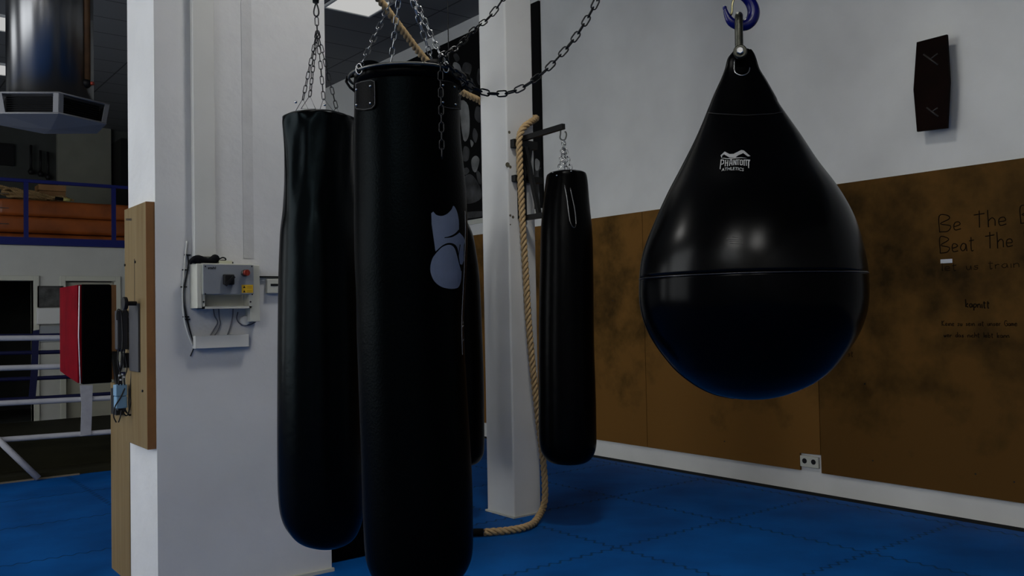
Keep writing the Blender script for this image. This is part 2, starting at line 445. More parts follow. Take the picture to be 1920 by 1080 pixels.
def door_frame(name, x0, x1, lab):
    f = bmesh.new(); t = .075
    box(f, x0-t, x0, YM-.03, YM+.2, 0, dz+t); box(f, x1, x1+t, YM-.03, YM+.2, 0, dz+t); box(f, x0-.001, x1+.001, YM-.03, YM+.2, dz, dz+t)
    return tag(obj(name, f, FRAME, bevel=.006), lab, None, None, 'structure')
d = door_frame('door_1', 1.40, 2.33-.0, 'cream frame around the dark open doorway')
d2 = door_frame('door_2', 2.76, 3.46, 'cream door frame with beige door behind the red pad')
bx('door_leaf', 2.77, 3.45, YM+.08, YM+.12, .02, 2.085, LEAF, d2)
# pillar and column
PX0, PX1, PY0, PY1 = 1.338, 2.322, 4.769, 5.295
struct('wall_pillar', PX0, PX1, PY0, PY1, 0, ZC, PILLARW, 'wide white plastered pillar carrying the control panel')
CX0, CX1, CY0, CY1 = 3.919, 4.175, 5.07, 5.40
o = struct('wall_column', CX0, CX1, CY0, CY1, 0, ZC, WHITE, 'slim white square column wrapped by the thick rope')
bv = o.modifiers.new('b', 'BEVEL'); bv.width = .012; bv.segments = 2
struct('trim_1', CX0-.012, CX1+.012, CY0-.012, CY1+.012, 0, .012, CREAM, 'thin pale edge at the foot of the slim column')
struct('trim_2', PX0+.1, PX1+.008, PY0-.02, PY0-.001, 0, .02, CREAM, 'thin pale edge at the foot of the wide pillar')
# little chipped anchor holes on the column
bm = bmesh.new()
for px, py, r in ((955,248,.012),(952,309,.020),(957,313,.012),(957,404,.010),(962,407,.012),(957,421,.006)):
    p = on(px, py, 1, CY0-.001); cyl(bm, p, p+Vector((0,.003,0)), r, 7)
obj('anchor_holes', bm, mat('chipped_plaster', (.10,.09,.06), .9), o)

# ================================================================== RIGHT WALL
ybd = [0.2, 2.13, 4.055, 5.945, 7.84, 9.75]
labs = ['brown stained fibreboard panel nearest the camera on the right wall',
        'brown fibreboard wall panel with handwritten lines behind the teardrop bag',
        'brown fibreboard wall panel notched around the double socket',
        'brown fibreboard wall panel right behind the bag on the bracket',
        'brown fibreboard wall panel at the far left, mostly behind the slim column']
boards = []
for i in range(5):
    y0, y1 = ybd[i]+.003, ybd[i+1]-.003; x = XW-.022
    if i == 2:
        pts = [(x,y0,.31),(x,y0+.19,.305),(x,y0+.19,.166),(x,y1,.166),(x,y1,2.46),(x,y0,2.46)]
        bm = prism(bmesh.new(), pts, (.021,0,0))
    else: bm = box(bmesh.new(), x, XW-.001, y0, y1, .166, 2.46)
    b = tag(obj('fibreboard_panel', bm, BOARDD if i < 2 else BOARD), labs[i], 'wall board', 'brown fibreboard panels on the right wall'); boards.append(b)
    s = bmesh.new()
    for k in range(6 if i < 4 else 2):
        yy = random.uniform(y0+.1, y1-.1); zz = random.choice([.3, .32, .9, 1.6, 2.3]); 
        cyl(s, (x-.003, yy, zz), (x, yy, zz), .006, 8)
    tag(obj('screws', s, BLACK, b), None, None, None, 'stuff')
# handwriting
XH = XW-.0235
def hand(lines, ox, oz, sc, slope=0.0, wd=.0035):
    bm = bmesh.new()
    for L in lines:
        pts = [Vector((XH, ox-x*sc, oz+y*sc+slope*x*sc)) for x, y in L]
        if len(pts) > 2: pts = catmull(pts, 4)
        tube(bm, pts, wd, 4)
    return bm
GL = {
 'B': [[(0,0),(0,1),(.45,.95),(.55,.75),(.05,.5),(.6,.3),(.45,.02),(0,0)]],
 'T': [[(0,.8),(.55,.85)],[(.28,1.05),(.27,0)]],
 'h': [[(0,1),(.02,0)],[(.02,.35),(.2,.5),(.35,.4),(.36,0)]],
 'e': [[(0,.25),(.35,.3),(.3,.48),(.1,.48),(.02,.25),(.1,.03),(.4,.06)]],
 't': [[(.12,.85),(.12,.05),(.25,0)],[(0,.6),(.3,.62)]],
 'a': [[(.35,.42),(.15,.48),(0,.25),(.12,.02),(.3,.12),(.35,.42),(.4,0)]],
 's': [[(.32,.45),(.08,.42),(.12,.28),(.3,.18),(.2,.02),(0,.05)]],
 'n': [[(0,.45),(.02,0)],[(.02,.3),(.2,.48),(.33,.35),(.35,0)]],
 'u': [[(0,.45),(.05,.05),(.25,.03),(.33,.45),(.36,0)]],
 'i': [[(.05,.45),(.06,0)]], 'r': [[(0,.45),(.02,0)],[(.02,.28),(.15,.46),(.28,.42)]],
 'm': [[(0,.45),(.01,0)],[(.01,.3),(.13,.47),(.2,.3),(.2,0)],[(.2,.3),(.33,.47),(.4,.3),(.42,0)]],
 'w': [[(0,.45),(.1,0),(.2,.35),(.3,0),(.42,.45)]], 'z': [[(0,.42),(.3,.44),(0,.02),(.33,.03)]],
 'd': [[(.35,1),(.34,0)],[(.34,.4),(.12,.45),(0,.2),(.15,.0),(.34,.15)]],
 'l': [[(.05,1),(.06,0)]], 'k': [[(0,1),(0,0)],[(.3,.5),(.02,.22),(.32,0)]],
 'K': [[(0,1),(0,0)],[(.45,1),(.03,.45),(.5,0)]],
 'g': [[(.3,.4),(.1,.46),(0,.22),(.15,.02),(.3,.2),(.3,.45),(.28,-.3),(0,-.3)]],
 'G': [[(.5,.85),(.2,1),(0,.5),(.2,0),(.5,.1),(.5,.45),(.3,.45)]],
 'b': [[(0,1),(.02,0)],[(.02,.35),(.2,.48),(.34,.25),(.2,0),(.02,.05)]], 'c': [[(.32,.4),(.1,.46),(0,.22),(.12,.02),(.34,.08)]], 'p': [[(0,.45),(.0,-.35)],[(0,.4),(.25,.48),(.32,.22),(.12,.0),(0,.08)]]}
def phrase(s, y, z, h, slope=0, wd=.0035, xs=1):
    L = []; x = 0
    for ch in s:
        if ch == ' ': x += .55*xs; continue
        g = GL[ch]; w_ = max(p[0] for q in g for p in q)
        for q in g: L.append([((x+px*xs), py+random.uniform(-.03,.03)) for px, py in q])
        x += (w_+.16)*xs
    return hand(L, y, z, h, slope, wd)
b1 = boards[1]
for s, y, z, h, sl, wd, xs in (('Be The Best', 3.045, 2.015, .115, .02, .0034, 1.12), ('Beat The Best', 3.045, 1.865, .11, .02, .0034, .98),
        ('let us train', 3.04, 1.735, .06, .0, .0022, 1.6), ('kapnitt', 2.88, 1.475, .055, -.06, .004, .95),
        ('Keine zu sein ist unser Game', 3.05, 1.345, .036, .0, .0022, 1.0), ('wer das nicht lebt kann', 3.04, 1.265, .034, .0, .0024, 1.15)):
    x_ = 0
    for wrd in s.split(' '):
        wl = sum((max(p[0] for q in GL[c] for p in q)+.16)*xs for c in wrd)
        obj('handwriting', phrase(wrd, y-x_*h, z+sl*x_*h, h, sl, wd, xs), INK, b1)
        x_ += wl+.55*xs
b2_ = boards[1]
obj('handwriting', phrase('lessn st', 3.94, 1.11, .045, -.02, .0022, 1.2), INK, b2_)
bx('paper_label', XH-.001, XH, 2.962, 3.045, 1.79, 1.818, LABELW, b1)
# double socket
t = thing('socket_outlet', 'white double wall socket in the notch below the brown boards', 'socket', (XW, 4.15, .24))
bx('socket_frame', XW-.028, XW, 4.075, 4.243, .198, .287, CREAM, t, bevel=.004)
for y in (4.118, 4.2):
    bm = bmesh.new(); cyl(bm, (XW-.031, y, .247), (XW-.0275, y, .247), .021, 20); o = obj('socket_insert', bm, BLACK, t)
# coffin-shaped wall plaque
t = thing('wooden_plaque', 'dark brown elongated hexagonal wooden plaque hung on the white wall', 'wall plaque', (6.2, 3.02, 3.05))
hx = [(2.903,3.385),(2.895,3.05),(2.922,2.73),(3.137,2.742),(3.153,3.05),(3.118,3.385)]
obj('panel', prism(bmesh.new(), [(6.150,y,z) for y,z in hx], (.022,0,0)), COFFIN, t)
bx('wall_spacer', 6.172, 6.27, 2.96, 3.09, 2.9, 3.2, BLACK, t)
MK = mat('dull_grey_mark', (.022,.018,.016), .6)
for zc, s in ((3.235,1),(2.86,.8)):
    bm = bmesh.new(); zz = [(-.05,-.05),(0,.0),(.05,.05)]
    tube(bm, [Vector((6.149, 3.02-.05*s, zc-.05*s)), Vector((6.149, 3.02+.05*s, zc+.05*s))], .007, 4)
    tube(bm, [Vector((6.149, 3.02-.05*s, zc+.03*s)), Vector((6.149, 3.03, zc))], .006, 4)
    obj('cross_mark', bm, MK, t)
# mural banner
MY0, MY1, MZ0, MZ1 = 7.45, 10.6, 2.66, 4.99
t = thing('photo_banner', 'large black banner with a black and white photo print behind the slim column', 'banner', (XW, 9, 2.66))
bn = bx('fabric', XW-.03, XW-.001, MY0, MY1, MZ0, MZ1, mat('black_banner', (.004,.004,.004), .8, spec=.1), t)
bvn = world_bvh(bn)
grey_extra = [[(893,320),(901,326),(902,345),(896,340)],[(868,318),(876,314),(880,322),(872,328)],[(889,240),(896,252),(892,268),(886,256)],[(1004,340),(1010,345),(1008,365),(1003,360)],[(878,150),(886,148),(888,168),(880,172)],[(897,128),(903,140),(900,160),(894,150)],[(858,160),(864,158),(868,178),(860,184)],[(850,104),(856,100),(862,110),(856,116)]]
pale = [[(862,193),(878,198),(880,250),(869,262)], [(850,118),(862,122),(868,150),(852,142)],[(884,300),(892,292),(899,300),(893,322),(886,318)],
        [(882,262),(888,268),(884,276)], [(1004,298),(1012,303),(1010,318),(1004,318)]]
grey = [[(862,345),(872,330),(885,328),(900,350),(902,372),(880,382),(866,375)], [(870,275),(880,280),(878,300),(868,300)], [(862,400),(905,396),(905,406),(862,410)],
        [(1002,322),(1018,320),(1019,392),(1008,395),(1003,370)], [(893,200),(902,205),(900,230),(890,220)],[(870,118),(884,122),(880,142),(866,140)]]
pale = [cat2c(q) for q in pale]; grey = [cat2c(q) for q in grey]
for q in pale: obj('photo_highlight', decal_bm([q], bvn, .001, 1), PALEPHOTO, t)
grey += [cat2c(q) for q in grey_extra]
for q in grey: obj('photo_midtone', decal_bm([q], bvn, .0008, 1), GREYPHOTO, t)
# narrow white ledge under the banner
struct('trim_3', XW-.02, XW-.001, 7.5, 10.6, 2.60, 2.65, CREAM, 'thin ledge under the black banner')

# ================================================================== CEILING LIGHTS
def lamp(x, y, lab, w_=.62, m_=None):
    t = thing('ceiling_light', lab, 'ceiling light', (x+.31, y+.31, ZC-.03), 'square ceiling light panels')
    bm = bmesh.new()
    for q in ((x,x+w_,y,y+.025),(x,x+w_,y+w_-.025,y+w_),(x,x+.025,y+.025,y+w_-.025),(x+w_-.025,x+w_,y+.025,y+w_-.025)): box(bm, *q, ZC-.03, ZC-.001)
    obj('frame', bm, WHITE, t); bx('diffuser', x+.024, x+w_-.024, y+.024, y+w_-.024, ZC-.02, ZC-.004, m_ or LAMP, t)
lamp(4.565, 8.80, 'large glowing square ceiling panel right of the wide pillar')
lamp(1.47, 14.1, 'small glowing ceiling panel just above the heater casing at the left edge')
lamp(1.24, 11.85, 'glowing ceiling panel showing as a sliver beside the metal duct top')

lamp(-2.2, 5.0, 'large bright ceiling panel left of the pillar, outside the view', .86, FILLB)  # unseen, added for the left highlight on the teardrop bag
lamp(-4.4, -1.5, 'large bright ceiling panel behind the camera on the window side', 1.24, FILLB)  # unseen, added for the middle highlight on the teardrop bag
lamp(-3.3, -3.6, 'large bright ceiling panel behind the camera near the back wall', 1.24, FILLB)  # unseen, added as front light on the wide pillar
lamp(2.3, 2.8, 'bright square ceiling panel above the teardrop bag, outside the view', .62, FILLC)  # unseen, added to lift the slim column's front face
# ================================================================== HEAVY BAGS
def body(rows, P, m, parent, name='bag_body', n=64, fn=None, per=6):
    """rows: (y, left x, right x) silhouette readings -> centre line and radius of a hanging bag with axis through P"""
    pr = []
    dist = (P-EYE).dot(FWD)
    for y, a, b in rows:
        l, r = onp(a, y, P), onp(b, y, P); c = (l+r)/2
        rad = (r-l).length/2; rad = rad/math.sqrt(1+(rad/dist)**2)
        pr.append(Vector((c.x, c.y, c.z))); pr[-1] = (pr[-1], rad)
    cs = catmull([p for p, _ in pr], per); rs = catmull([Vector((q, 0, 0)) for _, q in pr], per)
    prof = [(c, max(.002, r.x)) for c, r in zip(cs, rs)]
    bm = lathe(bmesh.new(), prof, None, n, (lambda th, i: fn(th, i/(len(prof)-1))) if fn else None)
    return obj(name, bm, m, parent), prof
def ring_bm(c, r, wire, n=48, bm=None):
    bm = bm or bmesh.new()
    return tube(bm, [c+RGT*(math.sin(2*PI*k/n)*r)+FWD*(-math.cos(2*PI*k/n)*r) for k in range(n)], wire, 8, closed=True)
def loopw(bm, pts, wire, n=6): return tube(bm, [Vector(p) for p in pts], wire, n, closed=True)
def carabiner(bm, c, h, wd, wire):
    p = []
    for k in range(20):
        a = 2*PI*k/20; ww = wd*(.62+.38*(-math.sin(a)))
        p.append(c+RGT*(math.cos(a)*ww/2)+Vector((0,0,math.sin(a)*h/2)))
    return loopw(bm, p, wire)

# --- bag A (left, in front of the pillar)
PA = Vector((1.63, 3.422, 0))
tA = thing('heavy_bag', 'long black heavy bag with crumpled top hanging in front of the control panel pillar', 'punching bag', onp(601, 1020, PA))
rowsA = [(214,556,640),(221,535,660),(231,531,665),(262,533,664),(330,534,663),(390,532,665),(440,527,669),(520,524,673),(620,523,676),(740,522,678),(850,522,680),(930,524,681),(970,531,680),(998,547,672),(1015,566,660),(1025,592,640),(1028,610,622)]
def fA(th, t):
    k = max(0, 1-t/.42)
    cr = math.sin(th*5+.6)*.045+math.sin(th*9+t*16)*.03+math.sin(th*14-t*30)*.012
    nz = noise.noise(Vector((math.sin(th)*2.4, math.cos(th)*2.4, t*9)))*.05
    return 1+(cr+nz)*k*min(1, t*14)+noise.noise(Vector((math.sin(th)*1.5, math.cos(th)*1.5, t*14)))*.008
bA, prA = body(rowsA, PA, BLACKCREASE, tA, n=128, fn=fA, per=8)
apx = onp(594, 40, PA)
bm = bmesh.new(); carabiner(bm, onp(593, 18, PA), .058, .030, .0035); obj('carabiner', bm, DARKST, tA)
top = onp(592, 0, PA)
bm = bmesh.new(); cyl(bm, top+Vector((0,0,-.012)), top+Vector((0,0,.06)), .013, 12, .020); obj('swivel', bm, BLACKST, tA)
obj('hanging_strap', tube(bmesh.new(), [top+Vector((0,0,.05)), Vector((top.x, top.y, ZC))], [(.018,.003)]*2, 8), RUBBER, tA)
bm = chain_bm([onp(593.5, 33, PA), onp(595, 62, PA)], .031, .0145, .0021); obj('chain', bm, DARKST, tA)
for px, py, dd in ((571,190,-.03),(593,194,-.12),(605,184,.02),(622,192,.10)):
    p = onp(px, py, PA)+FWD*dd
    obj('chain', chain_bm([onp(595, 58, PA), p], .031, .0135, .0019, tw=random.uniform(-.3,.3)), DARKST, tA)
    w2 = .030; k2 = random.uniform(-.4,.4)
    loop = [p+Vector((0,0,.004)), p+RGT*w2*(1+k2)+Vector((0,0,-.052)), p-RGT*w2*(1-k2)+Vector((0,0,-.05))]
    obj('triangle_ring', loopw(bmesh.new(), loop, .0024, 6), DARKST, tA)
for px, py in ((571,207),(623,212)):
    h_ = onp(px, py, PA)-FWD*.15; bm = bmesh.new(); bmesh.ops.create_uvsphere(bm, u_segments=10, v_segments=6, radius=.006); bmesh.ops.translate(bm, vec=h_, verts=bm.verts[:]); obj('eyelet', bm, CHROME, tA, smooth=True)

# --- bag B (front, with glove print)
PB = Vector((1.417, 2.32, 0))
tB = thing('heavy_bag', 'front black heavy bag with grey boxing glove print and riveted leather patches', 'punching bag', onp(785, 1085, PB))
rowsB = [(147,669,859),(151,667,861),(200,666,862),(260,665,864),(330,665,871),(400,665,876),(440,666,877),(500,667,875),(560,669,872),(620,670,870),(700,673,873),(800,676,879),(900,679,885),(980,682,887),(1035,686,887),(1062,693,880),(1080,703,868),(1092,725,850),(1097,770,800)]
def fB(th, t):
    return 1+noise.noise(Vector((math.sin(th)*1.3, math.cos(th)*1.3, t*7)))*.012
bB, prB = body(rowsB, PB, BLACKBAGB, tB, n=96, fn=fB)
bvB = world_bvh(bB)
hc = onp(765, 149, PB); hr = .181
obj('steel_hoop', ring_bm(hc, hr, .0045), GREYST, tB)
# rim of the bag with scalloped tabs above the hoop
bm = bmesh.new(); nn = 96; rg = []
rimr = .168
for z, rr in ((0, rimr), (1, rimr*.985)):
    ring = []
    for k in range(nn):
        th = 2*PI*k/nn
        hgt = .006+.020*max(0, math.cos(th*4+PI))**.6 if z else -.03
        ring.append(bm.verts.new(hc+RGT*(math.sin(th)*rr)-FWD*(math.cos(th)*rr)+Vector((0,0,hgt))))
    rg.append(ring)
for k in range(nn): bm.faces.new((rg[0][k], rg[0][(k+1)%nn], rg[1][(k+1)%nn], rg[1][k])).smooth = True
o = obj('top_rim', bm, BLACKVINYL, tB); md = o.modifiers.new('s', 'SOLIDIFY'); md.thickness = .006
aB = onp(757, -30, PB)
hp = lambda deg: hc+RGT*(math.sin(math.radians(deg))*hr)-FWD*(math.cos(math.radians(deg))*hr)
def hpx(x, near=True):
    s = max(-1, min(1, (x-765)/110)); a = math.asin(s)
    return hc+RGT*(math.sin(a)*hr)+(-FWD if near else FWD)*(math.cos(a)*hr)
for x, near, off in ((686, True, 0), (712, False, 0), (843, True, .0), (822, False, 0)):
    e = hpx(x, near)
    obj('chain', chain_bm([aB+RGT*((x-765)*.00018), e], .0255, .0145, .0019, tw=.25), CHROME, tB)
    obj('snap_ring', loopw(bmesh.new(), [e+RGT*(math.cos(2*PI*k/12)*.009)+Vector((0,0,math.sin(2*PI*k/12)*.016)) for k in range(12)], .0025), CHROME, tB)
obj('swivel_ring', loopw(bmesh.new(), [aB+RGT*(math.cos(2*PI*k/14)*.02)+Vector((0,0,.012+math.sin(2*PI*k/14)*.022)) for k in range(14)], .005), CHROME, tB)
obj('chain', chain_bm([aB+Vector((0,0,.03)), Vector((aB.x, aB.y, ZC))], .034, .022, .003), DARKST, tB)
# hoop loops on each side
for s in (-1, 1):
    c = hc+RGT*(s*hr*.985)
    obj('hoop_loop', tube(bmesh.new(), [c+RGT*(s*-.012)+Vector((0,0,.016)), c+RGT*(s*.010)+Vector((0,0,.010)), c+RGT*(s*.014)+Vector((0,0,-.004)), c+RGT*(s*.002)+Vector((0,0,-.022)), c+RGT*(s*-.014)+Vector((0,0,-.035))], [(.004,.012)]*5, 8), RUBBER, tB)
# leather patches
LEATHER = mat('black_patch_leather', (.001,.001,.0012), .45, spec=.035, bump=.15, bscale=160)
for poly, rv in (([(668,156),(680,152),(698,149),(705,152),(706,175),(706,198),(700,205),(685,208),(668,206)], [(672,168),(697,162),(672,197),(697,194)]),
                 ([(822,150),(838,151),(858,155),(861,168),(861,206),(840,205),(824,202)], [(828,160),(849,163),(828,192),(851,196)])):
    p = obj('leather_patch', decal_bm([poly], bvB, .0035, 3), LEATHER, tB); md = p.modifiers.new('s', 'SOLIDIFY'); md.thickness = .003; md.offset = 0
    bm = bmesh.new()
    cx = sum(q[0] for q in poly)/len(poly); cy = sum(q[1] for q in poly)/len(poly)
    loop = [Vector((cx+(x-cx)*.91, cy+(y-cy)*.93, 0)) for x, y in poly]; loop.append(loop[0])
    dash = resample(loop, 1.15)
    for k in range(0, len(dash)-1, 2):
        a, b = dash[k], dash[k+1]; d_ = (b-a).normalized()*.1; nrm = Vector((-(b-a).y, (b-a).x, 0)).normalized()*.33
        decal_bm([[tuple((a-nrm)[:2]), tuple((b-nrm)[:2]), tuple((b+nrm)[:2]), tuple((a+nrm)[:2])]], bvB, .0056, 0, bm)
    obj('stitching', bm, STITCH, p)
    for x, y in rv:
        r_ = ray(x, y).normalized(); h, nr, _, _ = bvB.ray_cast(EYE, r_)
        if h:
            if nr.dot(r_) > 0: nr = -nr
            bm = bmesh.new(); bmesh.ops.create_uvsphere(bm, u_segments=12, v_segments=8, radius=.0042)
            bmesh.ops.translate(bm, vec=h+nr*.0055, verts=bm.verts[:]); obj('rivet', bm, CHROME, p, smooth=True)
# glove print
def cat2(P): return [(v.x, v.y) for v in catmull([Vector((x, y, 0)) for x, y in P], 5)]
cuff = [(808.5,400)]+cat2([(812,397),(818,403),(828,405),(838,401),(846,393),(850,386),(856,396),(859.5,412),(860,428)])+cat2([(860,430),(852,438),(842,443),(833,445)])+cat2([(833,446.5),(846,445),(856,440),(861,436)])+cat2([(861,436),(868,444),(871,452),(869,460)])+[(869,488),(866,497),(862,495),(860,482)]+cat2([(860,481),(858,468),(854,460),(847,456),(838,456),(828,461),(817,471)])+[(816,470),(813,448),(809,420)]
fist = cat2([(818,474),(828,464),(838,459.5),(846,460),(852,466),(856,478),(860,494),(864,508)])+cat2([(865,509),(864,525),(860,537),(853,541),(840,541),(826,537),(814,527),(807.5,512),(807,498),(811,484),(818,474)])[:-1]
thumbgap = [(861,458),(862.5,459),(859.5,478),(858.5,480)]
em = obj('glove_print', decal_bm([cuff, fist], bvB, .0010, 3), EMBLEM, tB)
for q in (thumbgap, [(861,496),(868,496),(868,498.5),(861,498.5)], [(862,498),(864,498),(866,508),(864.5,508)]): obj('print_line', decal_bm([q], bvB, .0018, 2), BLACKBAGB, em)
def star(cx, cy, r, n=5, q=.42): return [(cx+math.sin(PI*k/n)*(r if k % 2 == 0 else r*q)*.6, cy-math.cos(PI*k/n)*(r if k % 2 == 0 else r*q)) for k in range(2*n)]
obj('star_print', decal_bm([star(867.5, 609, 8)], bvB, .0012, 0), PRINTW, tB)
obj('star_print', decal_bm([star(869.5, 634, 8)], bvB, .0012, 0), PRINTW, tB)
# white piping seam down the right side
bm = bmesh.new(); pts = []
for k in range(60):
    y = 400+k*4.5; xx = 873-.0 if y < 440 else None
    s = math.radians(76); i = min(len(prB)-1, max(0, 0))
    z = onp(800, y, PB).z
    c, r = min(prB, key=lambda q: abs(q[0].z-z)); pts.append(Vector((c.x, c.y, z))+RGT*(math.sin(s)*(r*1.004))-FWD*(math.cos(s)*(r*1.004)))
obj('side_seam', tube(bm, pts, .0011, 5), STITCH, tB)

# --- bag E (on the column bracket) and bag C (behind the front bag)
def small_bag(lab, P, rows, hooktop, name='heavy_bag'):
    t = thing(name, lab, 'punching bag', onp((rows[-1][1]+rows[-1][2])/2, rows[-1][0], P))
    def fn(th, tt):
        k = max(0, 1-tt/.30)
        return 1+(math.sin(th*4+1)*.05+math.sin(th*9+tt*9)*.025)*k*min(1, tt*20)
    b_, pr = body(rows, P, BLACKVINYL2, t, n=96, fn=fn)
    return t, b_, pr
arm_tip = on(1053, 240, 0, 4.04)
PE = Vector((4.04+.005, arm_tip.y+.02, 0))
rowsE = [(321,1042,1084),(324,1031,1095),(329,1026,1099),(345,1023,1102),(380,1018,1105),(430,1014,1110),(480,1013,1112),(560,1011,1113),(650,1010,1114),(740,1010,1117),(800,1010,1118),(835,1012,1118),(855,1020,1112),(866,1034,1100),(871,1060,1078)]
tE, bE, prE = small_bag('black heavy bag hanging from the steel bracket right of the slim column', PE, rowsE, None)
p0 = onp(1055, 243, PE)
hk = [onp(x, y, PE) for x, y in ((1051,238),(1051,250),(1050,258),(1053,262),(1059,262),(1062,254),(1061,248),(1058.5,247))]
obj('hook', tube(bmesh.new(), catmull(hk, 3), .0055, 7), GREYST, tE)
for x, dd in ((1048,-.05),(1056,-.12),(1063,.05),(1070,-.03)):
    obj('chain', chain_bm([onp(1056.5, 265, PE), onp(x, 318, PE)+FWD*dd], .030, .022, .003), CHROME, tE)
bvE = world_bvh(bE)
for x, y in ((1037,323),(1044,329),(1071,321)):
    r_ = ray(x, y).normalized(); h, nr, _, _ = bvE.ray_cast(EYE, r_)
    if h:
        bm = bmesh.new(); bmesh.ops.create_uvsphere(bm, u_segments=10, v_segments=6, radius=.007); bmesh.ops.translate(bm, vec=h, verts=bm.verts[:]); obj('eyelet', bm, CHROME, tE, smooth=True)
fold = [(1058,345),(1063,370),(1066,395),(1070,418),(1076,427),(1080,420),(1078,395),(1073,370),(1069,352)]
pts = []
for x, y in [(v.x, v.y) for v in catmull([Vector((x, y, 0)) for x, y in fold], 4)]:
    h, nr, _, _ = bvE.ray_cast(EYE, ray(x, y).normalized())
    if h: pts.append(h)
obj('strap_fold', tube(bmesh.new(), pts, .0045, 6), mat('shiny_fold', (.01,.01,.01), .12, spec=.9, coat=1), tE)
pBC = on(854, 560, 1, 5.25); PC = Vector((pBC.x, pBC.y, 0))
rowsC = [(409,829,871),(414,826,874),(440,818,886),(475,812,893),(520,807,899),(600,804,903),(700,803,907),(780,803,908),(840,804,908),(858,810,904),(869,820,894),(874,845,870)]
tC, bC, prC = small_bag('black heavy bag mostly hidden behind the front bag, left of the slim column', PC, rowsC, None)
ct = onp(845, 330, PC)
for x, dd in ((836,-.04),(846,-.1),(858,.04),(850,.08)):
    obj('chain', chain_bm([ct, onp(x, 405, PC)+FWD*dd], .032, .022, .003), DARKST, tC)
obj('hanging_cable', tube(bmesh.new(), [ct, Vector((ct.x, ct.y, ZC))], .004, 6), BLACKST, tC)

# --- teardrop bag
PT = Vector((1.467, 1.10, 0))
tT = thing('teardrop_bag', 'large glossy black teardrop punching bag hanging from a blue hook', 'punching bag', onp(1410, 748, PT))
rowsT = [(91,1387,1402),(94,1379,1408),(101,1372,1413),(111,1365,1417),(130,1360,1423),(148,1353,1434),(167,1344,1445),(185,1336,1455),(200,1330,1462),(254,1307,1497),(307,1280,1528),(361,1251,1563),(415,1226,1590),(468,1206,1606),(517,1199,1614.5),(576,1201,1614.5),(629,1220,1598),(683,1259,1561),(715,1296,1525),(735,1332,1484),(745,1368,1450),(748.5,1398,1420)]
def fT(th, t):
    y = 91+t*657
    d_ = .22+.78*min(1, max(0, (t-.0)/.42))**.8
    return (1.0, d_ if t < .42 else 1)
prT_rows = []
dist = (PT-EYE).dot(FWD)
cs = []; rs = []
for y, a, b in rowsT:
    l, r = onp(a, y, PT), onp(b, y, PT); cs.append((l+r)/2); q = (r-l).length/2; fl = .22+.78*min(1, max(0, (y-91)/290))**.8; rs.append(Vector((q/math.sqrt(1+(q*fl/dist)**2), fl, 0)))
cs = catmull(cs, 8); rs = catmull(rs, 8)
zs = onp(1407, 519, PT).z
def teabm(sel):
    idx = [i for i, c in enumerate(cs) if sel(c.z)]
    prof = [(cs[i], max(.002, rs[i].x)) for i in idx]; fl = [rs[i].y for i in idx]
    return lathe(bmesh.new(), prof, None, 128, lambda th, i: (1, fl[i]))
up = obj('upper_shell', teabm(lambda z: z > zs-.004), TEAR, tT)
lo = obj('lower_shell', teabm(lambda z: z < zs+.004), TEARLOW, tT)
k = min(range(len(cs)), key=lambda i: abs(cs[i].z-zs))
sc_, sr_ = cs[k], rs[k].x
obj('equator_seam', ring_bm(Vector((sc_.x, sc_.y, zs)), sr_*1.002, .0011, 96), mat('seam_welt', (.012,.012,.014), .25, spec=.7), tT)
# side piping where front and back halves meet
for s in (-1, 1):
    pts = [c+RGT*(s*(r.x*.997)) for c, r in zip(cs[6:-6], rs[6:-6])]
    obj('side_piping', tube(bmesh.new(), pts, .0016, 6), TEAR, tT)
bvT = world_bvh(up)
# collar seam under the top flap
obj('collar_seam', decal_bm([[(1328,211),(1345,213),(1398,216),(1450,213),(1466,210),(1466,211.5),(1450,214.5),(1398,217.5),(1345,214.5),(1328,212.5)]], bvT, .0012, 3), mat('seam_dark', (.012,.012,.013), .3, spec=.5), tT)
# shackle, bolt and slot
pS = onp(1387, 106, PT); nf = -FWD
ft = .030
sh = []
for x, y, d_ in ((1387,106,-1),(1386,90,-1),(1385.5,60,-1),(1385.5,40,-.8),(1385.5,31,0),(1385.5,40,.8),(1385.5,60,1),(1386,90,1),(1387,106,1)):
    RD = ray(1387, 100); RD.z = 0; RD.normalize(); sh.append(onp(x, y, PT)+RD*(d_*ft))
SHK = mat('dark_worn_steel', (.055,.055,.045), .4, metal=1, bump=.15, bscale=90)
obj('shackle', tube(bmesh.new(), catmull(sh, 5), .0082, 12), SHK, tT)
bm = bmesh.new(); q = onp(1388, 106, PT)
cyl(bm, q-RD*(ft+.010), q-RD*(ft-.004), .0135, 24); obj('shackle_eye', bm, SHK, tT, bevel=.002)
bm = bmesh.new(); cyl(bm, q-RD*(ft+.017), q-RD*(ft+.008), .0078, 6); cyl(bm, q-RD*(ft), q+RD*(ft+.01), .006, 12); obj('bolt', bm, CHROME, tT, bevel=.0015)
loop = [(1377.5,112),(1377,130),(1380,137),(1388,141),(1397,140),(1404,134),(1405.5,126)]
pts = []
for v in catmull([Vector((x, y, 0)) for x, y in loop], 5):
    h, nr, _, _ = bvT.ray_cast(EYE, ray(v.x, v.y).normalized())
    if h: pts.append(h)
obj('slot_rim', tube(bmesh.new(), pts, .0014, 6), CHROME, tT)
obj('slot', decal_bm([[(1379,108),(1379,128),(1383,135),(1390,138),(1398,136),(1403,129),(1403,108)]], bvT, .0012, 2), BLACKVINYL, tT)
